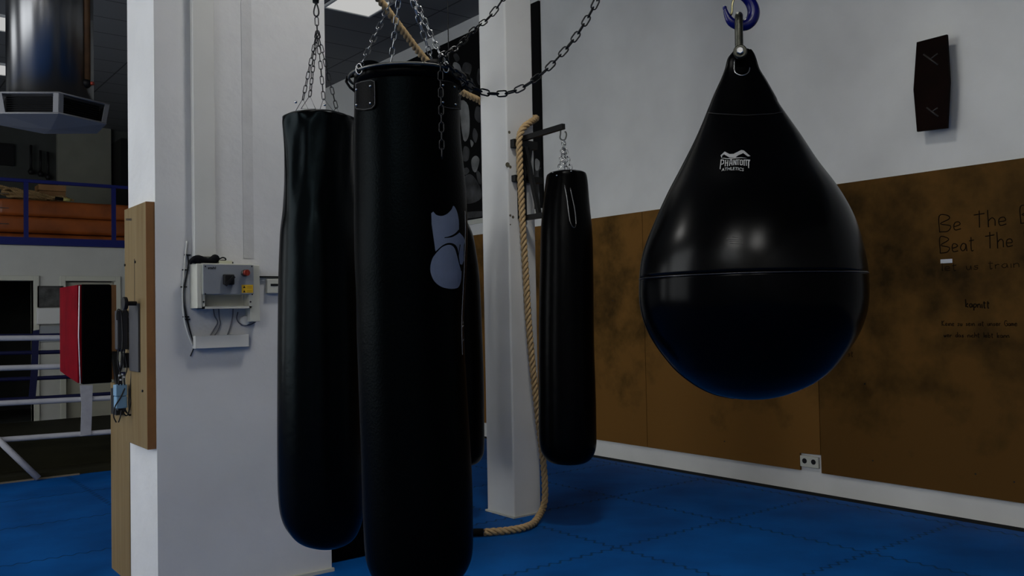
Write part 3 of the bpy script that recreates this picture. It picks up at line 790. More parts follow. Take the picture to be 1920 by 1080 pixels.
# print: arms and lettering
def thick(pts, ws):
    P = [Vector((x, y, 0)) for x, y in pts]; L, Rr = [], []
    for i, p in enumerate(P):
        a = P[max(0, i-1)]; b = P[min(len(P)-1, i+1)]; t = (b-a).normalized(); n_ = Vector((-t.y, t.x, 0)); ww = ws[i] if isinstance(ws, (list, tuple)) else ws
        L.append((p+n_*ww)[:2]); Rr.append((p-n_*ww)[:2])
    return [tuple(q) for q in L+Rr[::-1]]
lp = []
lp.append([(1351.5,292),(1359,284.7),(1368,289.5),(1376,289),(1390,281.8),(1395,283),(1407,293.5),(1402,294),(1393.5,287.8),(1384,292),(1379,296),(1368,296),(1358,290),(1354,293)])
lp.append([(1351.5,292),(1354,293),(1354.2,296),(1352.6,296)])
lp.append([(1352.5,298.6),(1357,296.4),(1363,297.6),(1372,296.6),(1390,295.6),(1402,297.4),(1390,296.8),(1375,298.2),(1362,299),(1357,297.8)])
x = 1352
for pts_ in ([(1352.2,300),(1352,304.5),(1350.3,318)], [(1351.5,300.5),(1357.5,301),(1357,307),(1352.5,309)]): lp.append(thick(pts_, .9))
def vs(x, y0, y1, lean=-1.2, wd=.85): return thick([(x, y0), (x+lean, y1)], wd)
for xx in (1361,1365.2): lp.append(vs(xx, 300.5, 312.5))
lp.append(thick([(1359.5,306.5),(1365,306)], .7))
lp.append(vs(1369.5,300,311.5,-1.6)); lp.append(vs(1372.3,300,310.8,.3)); lp.append(thick([(1368.5,307),(1372.5,306.7)], .6)); lp.append(thick([(1369.2,300),(1372.8,300)], .8))
lp.append(vs(1376,300,310.4,-.4)); lp.append(vs(1380,300,310,.4)); lp.append(thick([(1376.2,300),(1379.8,309.8)], .8))
lp.append(thick([(1379.8,300.6),(1387,300.2)], .8)); lp.append(vs(1383.6,300,310,.2))
lp.append(vs(1388,301,309.5,-.2)); lp.append(vs(1391.8,300.6,309.8,.2)); lp.append(thick([(1387.8,301),(1391.9,300.6)], .8)); lp.append(thick([(1387.8,309.6),(1392,309.8)], .8))
for xx in (1395,1399,1403.5): lp.append(vs(xx, 300.3, 311.5, .4, .95))
lp.append(thick([(1394.6,300.6),(1406.5,301)], .95)); lp.append(thick([(1405.5,301),(1403.2,306),(1403.8,316)], .9))
lp.append(text_poly('ATHLETICS', 1353.0, 319.6, 5.6, 1.02, .12, .012, 9))
obj('maker_print', decal_bm(lp, bvT, .0010, 1), PRINTW, tT)
# scuffed rectangle on the belly
obj('scuff_marks', decal_bm([thick([(1362,448),(1378,449.5),(1392,449)], .35), thick([(1366,452),(1390,453)], .3), thick([(1372,444),(1388,446)], .25), thick([(1368,456),(1394,457)], .3)], bvT, .0006, 2), mat('scuff', (.03,.03,.03), .5), tT)
# blue hook with latch and its chain
tH = thing('lifting_hook', 'blue enamelled steel hook with latch carrying the teardrop bag', 'hook', onp(1387, 55, PT))
hk = [(1359,15),(1363,28),(1371,41),(1386,47.5),(1400,46),(1410,36),(1413,22),(1409,8),(1399,-4),(1388,-12),(1384,-24)]
rr = [.0034,.006,.009,.0105,.0115,.0125,.0125,.0115,.010,.009,.009]
P_ = [onp(x, y, PT) for x, y in hk]
c_ = catmull(P_, 5); r_ = [v.x for v in catmull([Vector((q, 0, 0)) for q in rr], 5)]
obj('hook_body', tube(bmesh.new(), c_, r_, 14), BLUEHOOK, tH)
bm = bmesh.new(); bmesh.ops.create_uvsphere(bm, u_segments=14, v_segments=10, radius=.0045); bmesh.ops.translate(bm, vec=P_[0], verts=bm.verts[:]); obj('hook_tip', bm, BLUEHOOK, tH, smooth=True)
obj('safety_latch', tube(bmesh.new(), catmull([onp(x, y, PT)-FWD*.006 for x, y in ((1380,-8),(1374,2),(1371.5,12),(1371,24),(1369,30))], 4), [(.0022,.0040)]*17, 8), mat('brass_latch', (.33,.30,.16), .3, metal=1), tH)
e = onp(1384, -24, PT)
obj('swivel_eye', loopw(bmesh.new(), [e+RGT*(math.cos(2*PI*k/14)*.017)+Vector((0,0,.018+math.sin(2*PI*k/14)*.02)) for k in range(14)], .006, 8), BLUEHOOK, tH)
obj('chain', chain_bm([e+Vector((0,0,.03)), Vector((e.x, e.y, ZC))], .038, .026, .004), DARKST, tH)

# ================================================================== LOOSE CHAINS tied to the front bag's hoop
knot = onp(836, 137, PB)-FWD*.17
def pn(x, y, d_=0): return onp(x, y, PB)+FWD*d_
ch = [knot, pn(852,152,-.14), pn(872,166,-.1), pn(900,178,-.05), pn(928,179,-.02), pn(958,173,0), pn(990,158,.0), pn(1020,135,0), pn(1050,104,0), pn(1078,71,0), pn(1101,35,0), pn(1121,-3,0), pn(1150,-70,0), pn(1180,-160,0), pn(1215,-330,0), pn(1255,-700,0), pn(1290,-1300,0)]
ch[-1].z = ZC
tag(obj('loose_chain', chain_bm(ch, .0300, .0175, .0026, per=8), DARKST), 'dark steel chain sagging in a long curve in front of the slim column', 'chain')
ch = [knot+Vector((0,0,.005)), pn(862,106,-.1), pn(889,66,-.05), pn(917,33,0), pn(943,-2,0), pn(985,-70,0), pn(1040,-180,0), pn(1110,-400,0), pn(1180,-800,0), pn(1230,-1500,0)]
ch[-1].z = ZC
tag(obj('loose_chain', chain_bm(ch, .0290, .0155, .0022, per=8), DARKST), 'dark steel chain rising straight from the front bag hoop past the slim column', 'chain')
ch = [knot, pn(835,160,-.185), pn(836,200,-.19), pn(837,250,-.19), pn(838,316,-.19)]
tag(obj('loose_chain', chain_bm(ch, .0260, .0135, .0019, per=8), DARKST), 'short chain end dangling down the upper right of the front bag', 'chain')

# ================================================================== ROPE round the column
rp = [on(400,-470,1,4.4), on(640,-94,1,4.75), on(712,0,1,4.9), on(757,60,1,5.05), on(800,114,1,5.2), on(860,168,1,5.36), on(898,188,1,5.45), Vector((4.02,5.47,on(898,188,1,5.45).z-.03)), Vector((4.19,5.46,3.04)), Vector((4.235,5.36,3.0)),
      on(1004,221,1,5.16), on(995,229,1,5.045), on(985,236,1,5.025), on(977,247,1,5.015), on(973.5,262,1,5.01), on(974,290,1,5.01), on(975.5,330,1,5.01), on(980,420,1,5.01), on(985,500,1,5.01), on(991,600,1,5.0), on(1000,700,1,4.99), on(1010,790,1,4.99),
      on(1018,860,1,4.985), on(1022,915,1,4.975), on(1019,950,1,4.955)]
pl = on(1003,978,2,.028); rp += [pl, on(985,988,2,.028), on(955,994,2,.028), on(920,997,2,.028), on(905,998,2,.028)]
rp[0].z = ZC
tR = thing('climbing_rope', 'thick tan twisted rope looped round the slim column and down to the mats', 'rope', (4.1, 5.0, 0))
obj('strands', rope_bm(rp, .0250, .128, per=12), TAN, tR)
obj('taped_end', tube(bmesh.new(), [on(906,998,2,.028), on(893,998,2,.028), on(872,999,2,.028)], .0255, 14), RUBBER, tR)

# ================================================================== BRACKET on the column
tK = thing('bag_bracket', 'black steel bag bracket bolted to the slim column', 'bracket', (4.04, 5.07, 2.2))
za = on(1000, 249, 0, 4.04).z
def bar(a, b, wx, wz): 
    return tube(bmesh.new(), [Vector(a), Vector(b)], [(wz*.7, wx*.7)]*2, 4)
def sqbar(a, b, s1, s2, m, par, name):
    a, b = Vector(a), Vector(b); t = (b-a).normalized(); L = (b-a).length
    ux = Vector((1,0,0)) if abs(t.x) < .9 else Vector((0,1,0)); v = t.cross(ux).normalized(); u = v.cross(t)
    bm = bmesh.new(); box(bm, -s1/2, s1/2, -s2/2, s2/2, 0, L); M = Matrix((u, v, t)).transposed().to_4x4(); M.translation = a
    bmesh.ops.transform(bm, matrix=M, verts=bm.verts[:]); return obj(name, bm, m, par)
at = on(1055, 238, 0, 4.04)
sqbar((4.04, 5.045, 2.785), (4.04, at.y-.01, 2.795), .03, .038, BLACKST, tK, 'arm')
bx('clamp_bar', CX0+.03, CX1+.0, 5.025, 5.069, 2.715, 2.775, BLACKST, tK)
bx('clamp_bar', CX0+.035, CX1+.045, 5.025, 5.069, 2.465, 2.51, BLACKST, tK)
bx('back_plate', 4.005, 4.075, 5.045, 5.069, 2.19, 2.80, BLACKST, tK)
sqbar((4.04, 5.05, 2.195), (4.04, 4.80, 2.195), .03, .038, BLACKST, tK, 'lower_arm')
p1 = on(1004,402,0,4.06); p2 = on(983,300,0,4.06)
sqbar((4.04, 4.86, 2.20), (4.05, 5.02, 2.72), .028, .03, BLACKST, tK, 'brace')
sqbar((4.10, 5.03, 2.72), (4.06, 5.03, 2.47), .03, .03, BLACKST, tK, 'brace')
sqbar((4.0, 5.03, 2.72), (4.06, 5.03, 2.47), .02, .03, BLACKST, tK, 'brace')

# ================================================================== black block filling the dark area beside the pillar
tag(obj('black_block', box(bmesh.new(), 2.345, 2.66, 4.90, 5.3, 0, .62, .03), BLACKVINYL), 'black padded block standing on the mats right of the wide pillar', 'padded block')

# ================================================================== PILLAR FRONT: control panel etc
Y0 = PY0
def pf(px, py, dy=0): 
    p = on(px, py, 1, Y0-dy); return p
tP = thing('control_panel', 'grey metal control box with rotary switch and red switch on the pillar', 'control panel', (1.7, Y0, 1.55))
# cream cabinet behind / right
bx('rear_housing', on(466,500,1,Y0-.06).x, on(485,500,1,Y0-.06).x, Y0-.075, Y0-.001, 1.475, 1.79, CREAM, tP, bevel=.004)
xa, xb = on(381,500,1,Y0-.13).x, on(475,500,1,Y0-.13).x
zt, zb = on(430,495,1,Y0-.13).z, on(430,552,1,Y0-.13).z
bx('enclosure', xa-.005, xb-.004, Y0-.127, Y0-.076, zb-.0, zt+.002, CREAM, tP, bevel=.003)
bx('enclosure_side', xa-.03, xa-.004, Y0-.12, Y0-.001, on(380,578,1,Y0-.12).z, zt, CREAM, tP, bevel=.003)
bx('front_plate', xa, xb, Y0-.133, Y0-.1265, zb+.002, zt-.004, GREYBOX, tP, bevel=.001)
fy = Y0-.133
cx = on(428, 525, 1, fy)
bx('rotary_switch', cx.x-.031, cx.x+.026, fy-.028, fy, cx.z-.026, cx.z+.030, BLACK, tP, bevel=.006)
sqbar((cx.x-.028, fy-.036, cx.z-.03), (cx.x+.02, fy-.036, cx.z+.018), .014, .012, BLACK, tP, 'switch_handle')
q = on(458, 512, 1, fy)
bm = bmesh.new(); cyl(bm, q, q+Vector((0,-.022,0)), .019, 20); obj('switch_collar', bm, GREYST, tP)
bm = bmesh.new(); cyl(bm, q+Vector((0,-.020,0)), q+Vector((0,-.045,0)), .0165, 8)
box(bm, q.x-.004, q.x+.004, q.y-.055, q.y-.043, q.z-.016, q.z+.016); obj('red_switch', bm, REDSW, tP)
a, b = on(453, 534, 1, fy), on(474.5, 549, 1, fy)
st = bx('warning_sticker', a.x, b.x, fy-.001, fy-.0001, b.z, a.z, YELLOW, tP)
bm = bmesh.new()
for (x, y) in ((458,538),(458,546)):
    c = on(x, y, 1, fy-.0015); v = [bm.verts.new(c+Vector((dx, 0, dz_))) for dx, dz_ in ((-.007,-.006),(.007,-.006),(0,.007))]; bm.faces.new(v)
for y in (537.5, 540, 545, 547.5):
    c = on(468, y, 1, fy-.0015); box(bm, c.x-.014, c.x+.014, c.y, c.y+.0003, c.z-.0006, c.z+.0006)
obj('sticker_print', bm, BLACK, st)
fb = world_bvh(bpy.data.objects['front_plate'])
obj('maker_print', decal_bm([text_poly('stahl', 389.5, 504.5, 4.6, 1.25, 0, .03)], fb, .0006, 0), BLACK, tP)
for x, y in ((385,499.5),(472,499.5),(385,551),(473,552)):
    c = on(x, y, 1, fy); bm = bmesh.new(); cyl(bm, c, c+Vector((0,-.002,0)), .004, 8); obj('screw', bm, DARKST, tP)
# open tray under the panel: frame with sloping inner
ta, tb = on(379,556,1,Y0-.115), on(471,578,1,Y0-.115)
bm = bmesh.new(); x0, x1, z0, z1 = ta.x, tb.x, tb.z, zb
box(bm, x0, x0+.012, Y0-.12, Y0-.03, z0, z1); box(bm, x1-.012, x1, Y0-.12, Y0-.03, z0, z1); box(bm, x0, x1, Y0-.12, Y0-.03, z0, z0+.012)
box(bm, x0+.012, x1-.012, Y0-.035, Y0-.03, z0+.012, z1)
obj('lower_tray', bm, CREAM, tP)
for x in (381.5, 469.5):
    c = on(x, 566, 1, Y0-.12); bm = bmesh.new(); cyl(bm, c, c+Vector((0,-.003,0)), .005, 8); obj('screw', bm, DARKST, tP)
# cables between tray and trunking
for pts_ in (([(400,578),(402,592),(408,604),(402,616),(394,629)]), ([(410,578),(411,595),(413,606),(409,618),(402,629)]), ([(437,578),(436,594),(433,608),(430,618),(426,629)]), ([(446,585),(444,598),(452,608),(468,609),(480,603)])):
    o = tag(obj('cable', tube(bmesh.new(), catmull([on(x, y, 1, Y0-.012) for x, y in pts_], 5), .0035, 6), mat('grey_cable', (.10,.10,.11), .5)), 'thin grey cable running down from the control box to the white trunking', 'cable', 'grey cables below the control box')
# small round box
c = on(457, 601, 1, Y0-.001); bm = bmesh.new(); cyl(bm, c, c+Vector((0,-.03,0)), .026, 20)
tag(obj('junction_box', bm, TRUNK, bevel=.003), 'small round white junction box below the control box', 'junction box')
# lower trunking
a, b = on(366, 630, 1, Y0-.05), on(467, 650, 1, Y0-.05)
tag(obj('cable_trunking', box(bmesh.new(), a.x, b.x, Y0-.05, Y0-.001, b.z, a.z, .002), TRUNK), 'short white horizontal cable trunking below the control box', 'trunking')
# vertical trunking top
tag(obj('cable_trunking', box(bmesh.new(), 1.525, 1.640, Y0-.05, Y0-.001, 1.83, ZC-.001, .003), TRUNK), 'tall white vertical cable trunking running up the pillar', 'trunking')
tag(obj('filler_strip', box(bmesh.new(), 1.81, 1.87, Y0-.003, Y0-.0001, 1.83, ZC-.001), mat('grey_filler', (.52,.52,.515), .8, spec=.2, bump=.4, bscale=14, var=.1, vscale=6)), 'faint vertical plastered strip on the pillar above the control box', 'plaster strip')
# thermostat and dark bar
tt = thing('thermostat', 'small white wall controller with black display left of the heavy bag', 'thermostat', (1.98, Y0, 1.67))
a, b = on(501, 523, 1, Y0-.03), on(533, 550, 1, Y0-.03)
bx('casing', a.x, b.x, Y0-.03, Y0-.001, b.z, a.z, CREAM, tt, bevel=.004)
a, b = on(507.5, 532, 1, Y0-.0305), on(529, 536.5, 1, Y0-.0305)
bx('display', a.x, b.x, Y0-.032, Y0-.0299, b.z, a.z, BLACK, tt)
a, b = on(487, 517.5, 1, Y0-.02), on(560, 521, 1, Y0-.02)
tag(bx('dark_conduit', a.x, b.x, Y0-.02, Y0-.001, b.z, a.z, BLACK), 'thin black horizontal conduit from the control box to the heavy bag', 'conduit')
a, b = on(487, 521.5, 1, Y0-.02), on(560, 524.5, 1, Y0-.02)
# black cloth on top
tg = thing('black_gloves', 'crumpled black cloth gloves lying on top of the control box', 'gloves', on(390, 495, 1, Y0-.09))
def blob(pts, par, name, m, n=12):
    P = [on(x, y, 1, Y0-.085) for x, y, _, _ in pts]; c = catmull(P, 6); r = catmull([Vector((a, b, 0)) for _, _, a, b in pts], 6)
    bm = tube(bmesh.new(), c, [(max(.001, q.x), max(.001, q.y)) for q in r], n)
    for v in bm.verts: v.co += Vector((noise.noise(v.co*60), noise.noise(v.co*60+Vector((5,0,0))), noise.noise(v.co*60+Vector((0,9,0)))))*.006
    return obj(name, bm, m, par, smooth=True, subsurf=1)
CLOTH = mat('black_cloth', (.004,.004,.005), .9, spec=.1)
blob([(356,495,.004,.01),(361,489,.018,.02),(370,487,.026,.03),(380,489,.022,.03),(390,490,.018,.03),(399,488,.024,.03),(404,487,.030,.03),(407,490,.010,.02)], tg, 'glove', CLOTH)
blob([(358,487,.01,.012),(366,483,.012,.02),(376,484,.012,.02),(384,487,.008,.01)], tg, 'glove', CLOTH)
obj('wrist_loop', tube(bmesh.new(), catmull([on(x, y, 1, Y0-.085) for x, y in ((404,487),(412,485),(418,483),(423,485),(422,488),(412,488),(405,489))], 4), .0038, 6), CLOTH, tg)
a, b = on(407, 489, 1, Y0-.08), on(432, 494.5, 1, Y0-.08)
tag(bx('small_box', a.x, b.x, Y0-.11, Y0-.07, zt+.002, a.z, mat('pale_yellow_card', (.50,.50,.36), .6), bevel=.002), 'pale yellow flat box on top of the control box beside the black gloves', 'box')
o = thing('marker_pen', 'short black marker pen on top of the control box', 'pen', on(434, 494, 1, Y0-.09))
a = on(430, 493, 1, Y0-.1); b = on(437, 493, 1, Y0-.1); zz = zt+.009
obj('pen_body', tube(bmesh.new(), [Vector((a.x, a.y, zz)), Vector((b.x, b.y, zz))], .006, 8), BLACK, o)
# left cable with clips
tc_ = thing('cable', 'black cable held by small clips down the left edge of the pillar front', 'cable', on(360, 665, 1, Y0))
lft = [(352,478),(353,495),(349,520),(344,545),(345,570),(350,597),(356,620),(362,640),(363,652),(357,668)]
obj('wire', tube(bmesh.new(), catmull([on(x, y, 1, Y0-.008) for x, y in lft], 5), .0032, 6), BLACK, tc_)
lf2 = [(354,500),(349,530),(347,552),(349,580),(354,607),(359,628),(364,648),(360,660)]
obj('wire', tube(bmesh.new(), catmull([on(x, y, 1, Y0-.006) for x, y in lf2], 5), .0022, 6), mat('grey_wire', (.08,.08,.09), .5), tc_)
for x, y in ((352,478),(348,506),(345,538),(349,594),(351,599)):
    c = on(x, y, 1, Y0-.008); bx('clip', c.x-.017, c.x+.015, c.y-.004, Y0-.001, c.z-.0035, c.z+.0035, BLACK, tc_)
# white bent strip of trunking beside the cable
tag(obj('cable_trunking', tube(bmesh.new(), catmull([on(x, y, 1, Y0-.006) for x, y in ((350,452),(346,490),(342,540),(344,590),(352,625),(361,648))], 6), [(.004,.010)]*31, 6), TRUNK), 'thin curved white cable strip left of the clipped black cable', 'trunking')

# ================================================================== PILLAR LEFT FACE: boards and electrics
tW = thing('wooden_board', 'thick light oak board fixed upright on the left face of the pillar', 'board', (1.31, 5.0, .82))
wb = bx('board_panel', 1.293, 1.3375, 4.782, 5.205, .822, 2.118, OAK, tW, bevel=.002)
bx('board_edge', 1.293, 1.3375, 4.7785, 4.7825, .822, 2.118, WOODEDGE, tW)
for px, py in ((254,491),(268,733),(235,497)):
    c = on(px, py, 0, 1.293); bm = bmesh.new(); cyl(bm, c, c+Vector((-.006,0,0)), .007, 8); obj('screw', bm, DARKST, tW)
c = on(253, 480, 0, 1.2925); bx('groove', 1.2918, 1.2932, 5.00, 5.006, 1.40, 1.83, mat('groove_dark', (.03,.018,.008), .8), tW)
bvw = world_bvh(wb)
obj('stamp_print', decal_bm([text_poly('BOARD', 236.5, 413.5, 4.0, .55, 0, .04)], bvw, .0006, 0), BLACK, tW)
tag(obj('plywood_sheet', box(bmesh.new(), 1.335, 1.36, 5.30, 5.72, 0.0, 1.12), OAK), 'narrow oak faced plywood sheet standing behind the pillar edge down to the mats', 'board')
tag(obj('plywood_strip', box(bmesh.new(), 1.318, 1.337, 5.14, 5.296, .55, .83), OAK), 'small plywood strip under the back edge of the thick oak board', 'board') if False else None
tM = thing('steel_plate', 'dark grey steel mounting plate on the oak board', 'plate', (1.28, 4.99, 1.4))
a = on(242, 562, 0, 1.285); b = on(260, 690, 0, 1.285)
bx('plate', 1.281, 1.2925, 4.90, 5.08, 1.22, 1.585, mat('dark_plate', (.035,.035,.04), .5), tM, bevel=.002)
kb = on(236, 569, 0, 1.23)
bm = bmesh.new(); cyl(bm, Vector((1.285, kb.y+.0, kb.z)), Vector((1.22, kb.y, kb.z)), .012, 12); cyl(bm, Vector((1.235, kb.y, kb.z)), Vector((1.215, kb.y, kb.z)), .035, 20)
obj('knob', bm, BLACK, tM, bevel=.003)
tU = thing('power_supply', 'flat black power supply box hanging beside the oak board', 'power supply', (1.2, 5.1, 1.3))
a, b = on(219, 582, 1, 5.12), on(241, 655, 1, 5.12)
bx('casing', a.x, b.x, 5.12, 5.17, b.z, a.z, mat('black_casing', (.018,.018,.021), .5), tU, bevel=.006)
bx('mounting_tab', b.x-.001, 1.292, 5.12, 5.15, a.z-.12, a.z-.04, BLACK, tU)
tV = thing('plug_block', 'pale blue plug adapter block hanging in a tangle of black cables', 'plug adapter', (1.2, 5.1, 1.05))
a, b = on(217, 722, 1, 5.10), on(239, 742, 1, 5.10); a2, b2 = on(218, 744, 1, 5.10), on(239, 765, 1, 5.10)
bx('plug_body', a.x, b.x, 5.10, 5.16, b.z, a.z, BLUEADP, tV, bevel=.005); bx('plug_body', a2.x, b2.x, 5.10, 5.16, b2.z, a2.z, BLUEADP, tV, bevel=.005)
a, b = on(222, 765, 1, 5.10), on(237, 769, 1, 5.10); bx('end_cap', a.x, b.x, 5.105, 5.155, b.z, a.z, BLACK, tV)
tX = thing('cable_tangle', 'loose loops of thin black cables hanging from the power supply', 'cables', (1.22, 5.09, 1.2))
def cab(pts_, Y=5.095, r=.0035): obj('wire', tube(bmesh.new(), catmull([on(x, y, 1, Y) for x, y in pts_], 6), r, 6), BLACK, tX)
cab([(219,600),(219,588),(222,580),(227,585),(229,600),(230,640),(226,690),(223,722)])
cab([(229,588),(234,580),(240,588),(245,610),(247,650),(250,690),(254,720),(252,755),(248,775),(240,776),(234,766)])
cab([(222,655),(221,680),(226,700),(228,722)]); cab([(227,655),(230,680),(224,702),(222,722)]); cab([(232,655),(238,690),(233,708),(234,722)])
cab([(246,655),(246,700),(244,740),(250,765),(244,779),(236,772),(231,768)]); cab([(234,728),(226,745),(216,762),(213,780),(218,792)]); cab([(228,769),(226,780),(222,792)])
cab([(251,690),(249,730),(243,765),(238,779),(231,775)], 5.09)
bx('power_strip', on(231,660,1,5.11).x, 1.292, 5.11, 5.15, on(231,690,1,5.11).z, on(231,662,1,5.11).z, BLACK, tX, bevel=.004)
bm = bmesh.new()
for x, y in ((224,704),(229,702),(226,712),(232,707)):
    c = on(x, y, 1, 5.09); bmesh.ops.create_cube(bm, size=.009, matrix=Matrix.Translation(c))
obj('cable_tags', bm, LABELW, tX)

# ================================================================== STRIKING PAD on arm behind the pillar
YPd = 5.75
xa, xb = on(145, 600, 1, YPd).x, on(210, 600, 1, YPd).x
zt_, zb_ = on(180, 533, 1, YPd).z, on(180, 726, 1, YPd).z
ylen = on(112, 600, 0, xa).y-YPd
tD = thing('striking_pad', 'wall mounted boxing pad with red front and black sides on a plywood plate', 'striking pad', (xb, YPd+.2, zb_))
def padpts(x, dx0=0): pass
bm = bmesh.new(); box(bm, xa+.02, xb, YPd, YPd+ylen, zb_+.02, zt_, .0)
for v in bm.verts:
    if v.co.z < zb_+.05 : v.co.z += (.055 if v.co.y > YPd+.1 else 0)*1.0
obj('black_side', bm, BLACKVINYL, tD, bevel=.012)
bm = bmesh.new(); box(bm, xa, xa+.03, YPd+.004, YPd+ylen, zb_+.03, zt_-.004)
bmesh.ops.subdivide_edges(bm, edges=bm.edges[:], cuts=6, use_grid_fill=True)
for v in bm.verts:
    u = (v.co.y-YPd)/ylen; q = (v.co.z-zb_)/(zt_-zb_)
    if v.co.x < xa+.01: v.co.x -= .012*math.sin(PI*min(1, max(0, u)))*math.sin(PI*min(1, max(0, q)))
    if v.co.z < zb_+.16: v.co.z += .05*u
obj('red_face', bm, RED, tD, smooth=False, bevel=.006)
obj('piping', tube(bmesh.new(), [Vector((xa+.012, YPd-.002, zt_-.01)), Vector((xa+.006, YPd-.003, (zt_+zb_)/2)), Vector((xa+.014, YPd-.002, zb_+.025))], .0032, 6), PIPING, tD)
bx('backing_plate', xb, xb+.028, YPd+.01, YPd+ylen, zb_+.04, zt_-.003, WOODEDGE, tD)
sqbar((xb+.028, YPd+.1, 1.35), (1.325, 5.45, 1.05), .03, .04, BLACKST, tD, 'mounting_arm')
bx('mounting_foot', 1.29, 1.334, 5.40, 5.52, 0.95, 1.10, BLACKST, tD)

# ================================================================== BOXING RING
RX0, RX1, RY0, RY1 = .85, 5.1, 9.45, 13.4
tG = thing('boxing_ring', 'floor level boxing ring with white front ropes and navy rear ropes', 'boxing ring', (3, 11.4, 0))
bx('ring_mat', RX0-.1, RX1+.1, RY0-.05, YM-.12, 0.0, .05, RINGMAT, tG)
bx('ring_skirt', RX0-.08, RX1+.08, RY0+.25, RY0+.3, 0.05, .36, RINGMAT, tG)
for z, x in ((1.335,0),(1.055,0),(.725,0),(.385,0)):
    P = [Vector((RX0, RY0, z+.02)), Vector(((RX0+RX1)/2, RY0, z-.02+.005)), Vector((RX1, RY0, z+.02))]
    o = obj('front_rope', tube(bmesh.new(), catmull(P, 10), .026, 12), WHITEROPE, tG)
for z in (1.33, 1.10, .75, .48):
    P = [Vector((RX0, RY1, z)), Vector(((RX0+RX1)/2, RY1, z-.03)), Vector((RX1, RY1, z+.0))]
    o = obj('rear_rope', tube(bmesh.new(), catmull(P, 10), .028, 10), BLUEROPE, tG); o['label'] = 'navy rear rope'
for xx, mm, pl_ in ((RX0, BLUEROPE, 0), (RX1, BLUEROPE, 0)):
    for z in (1.33, 1.06, .74, .42):
        obj('side_rope', tube(bmesh.new(), [Vector((xx, RY0, z)), Vector((xx, RY1, z))], .025, 8), BLUEROPE, tG)
for (xx, yy) in ((RX0-.12,RY0-.0),(RX1+.12,RY0),(RX0-.12,RY1),(RX1+.12,RY1)):
    bm = bmesh.new(); cyl(bm, (xx,yy,0), (xx,yy,1.55), .045, 16); obj('corner_post', bm, BLUERAIL, tG)
# rear corner strap (navy) and front rope spacer (grey tape)
pa = on(66, 610, 1, RY1-.03); pb_ = on(60, 752, 1, RY1-.03)
obj('rear_strap', prism(bmesh.new(), [on(62,620,1,RY1-.04), on(74,618,1,RY1-.04), on(71,700,1,RY1-.04), on(66,755,1,RY1-.04), on(53,755,1,RY1-.04), on(58,700,1,RY1-.04)], (0,.02,0)), BLUEROPE, tG)
obj('rope_spacer', prism(bmesh.new(), [on(150,722,1,RY0-.035), on(174,722,1,RY0-.035), on(173,755,1,RY0-.035), on(171,815,1,RY0-.035), on(151,818,1,RY0-.035), on(153,760,1,RY0-.035)], (0,.012,0)), TAPE, tG)
ft_ = on(72, 897, 2, .02); tp = on(-6, 822, 1, RY0-.04)
d_ = (tp-ft_).normalized()
obj('corner_brace', tube(bmesh.new(), [ft_, ft_+(tp-ft_)*1.35], .030, 14), WHITEROPE, tG)
cc = on(80, 893, 2, .0); tag(bx('mat_edge_strip', .9, 1.9, RY0-.09, RY0-.06, 0, .012, mat('tan_edge', (.16,.13,.09), .7)), 'thin tan strip on the mats along the ring edge', 'edge strip')

# ================================================================== between the doors
a, b = on(70, 536, 1, YM-.03), on(112, 576, 1, YM-.03)
tq = thing('framed_picture', 'dark grey picture hanging between the two doorways', 'picture', (2.55, YM, 1.8))
bx('frame', a.x, b.x+.05, YM-.03, YM-.001, b.z, a.z, mat('dark_picture_frame', (.03,.03,.03), .5), tq)
bx('print', a.x+.02, b.x+.03, YM-.034, YM-.03, b.z+.02, a.z-.02, mat('dark_photo', (.06,.062,.058), .5, var=.7, vscale=9), tq)
a, b = on(70, 578, 1, YM-.12), on(116, 607, 1, YM-.12)
tag(bx('small_cabinet', a.x, b.x, YM-.12, YM-.001, b.z, a.z, mat('white_lacquer', (.62,.62,.60), .4), bevel=.008), 'small white wall cabinet below the dark picture', 'cabinet')
a, b = on(70, 612, 1, YM-.02), on(116, 640, 1, YM-.02)
tag(bx('notice_board', a.x, b.x, YM-.02, YM-.001, b.z, a.z, mat('pale_grey_panel', (.27,.29,.31), .5)), 'pale grey panel on the wall under the small white cabinet', 'panel')

# ================================================================== MEZZANINE
tL = thing('guard_rail', 'blue painted steel railing along the mezzanine edge', 'railing', (3, YM, 2.62))
bx('base_rail', XL, XW, YM-.06, YM+.01, 2.625, 2.735, BLUERAIL, tL)
obj('top_rail', box(bmesh.new(), XL, XW, YM-.045, YM+.005, 3.545, 3.595, .006), BLUERAIL, tL)
for x in (-3.8, -2.6, -1.4, -.2, 1.03, 2.235, 3.44, 4.65, 5.85):
    bx('post', x-.028, x+.03, YM-.042, YM+.002, 2.735, 3.545, BLUERAIL, tL)
STEELC = mat('steel_cable', (.25,.26,.28), .3, metal=1)
for z in (2.92, 3.15, 3.36):
    obj('cable_infill', tube(bmesh.new(), [Vector((1.05, YM-.06, z)), Vector((2.01, YM-.06, z))], .006, 6), STEELC, tL)
def soft(name, x0, x1, y0, y1, z0, z1, m, lab, cat, grp, seed):
    bm = bmesh.new(); box(bm, x0, x1, y0, y1, z0, z1, .05)
    bmesh.ops.subdivide_edges(bm, edges=[e for e in bm.edges if e.calc_length() > .5], cuts=12, use_grid_fill=True)
    for v in bm.verts:
        if v.co.z > z0+.08:
            v.co.z += noise.noise(Vector((v.co.x*1.6+seed, v.co.y*2, seed)))*.02*0+.0
        v.co.y += noise.noise(Vector((v.co.x*2+seed*3, 0, v.co.z*3)))*.02
    return tag(obj(name, bm, m, smooth=True), lab, cat, grp)
g = 'brown gym mats stacked on the mezzanine'
soft('gym_mat', 1.95, 4.35, 15.15, 16.3, 2.635, 2.855, BROWNMAT, 'brown leather gym mat, bottom of the mezzanine stack', 'gym mat', g, 1)
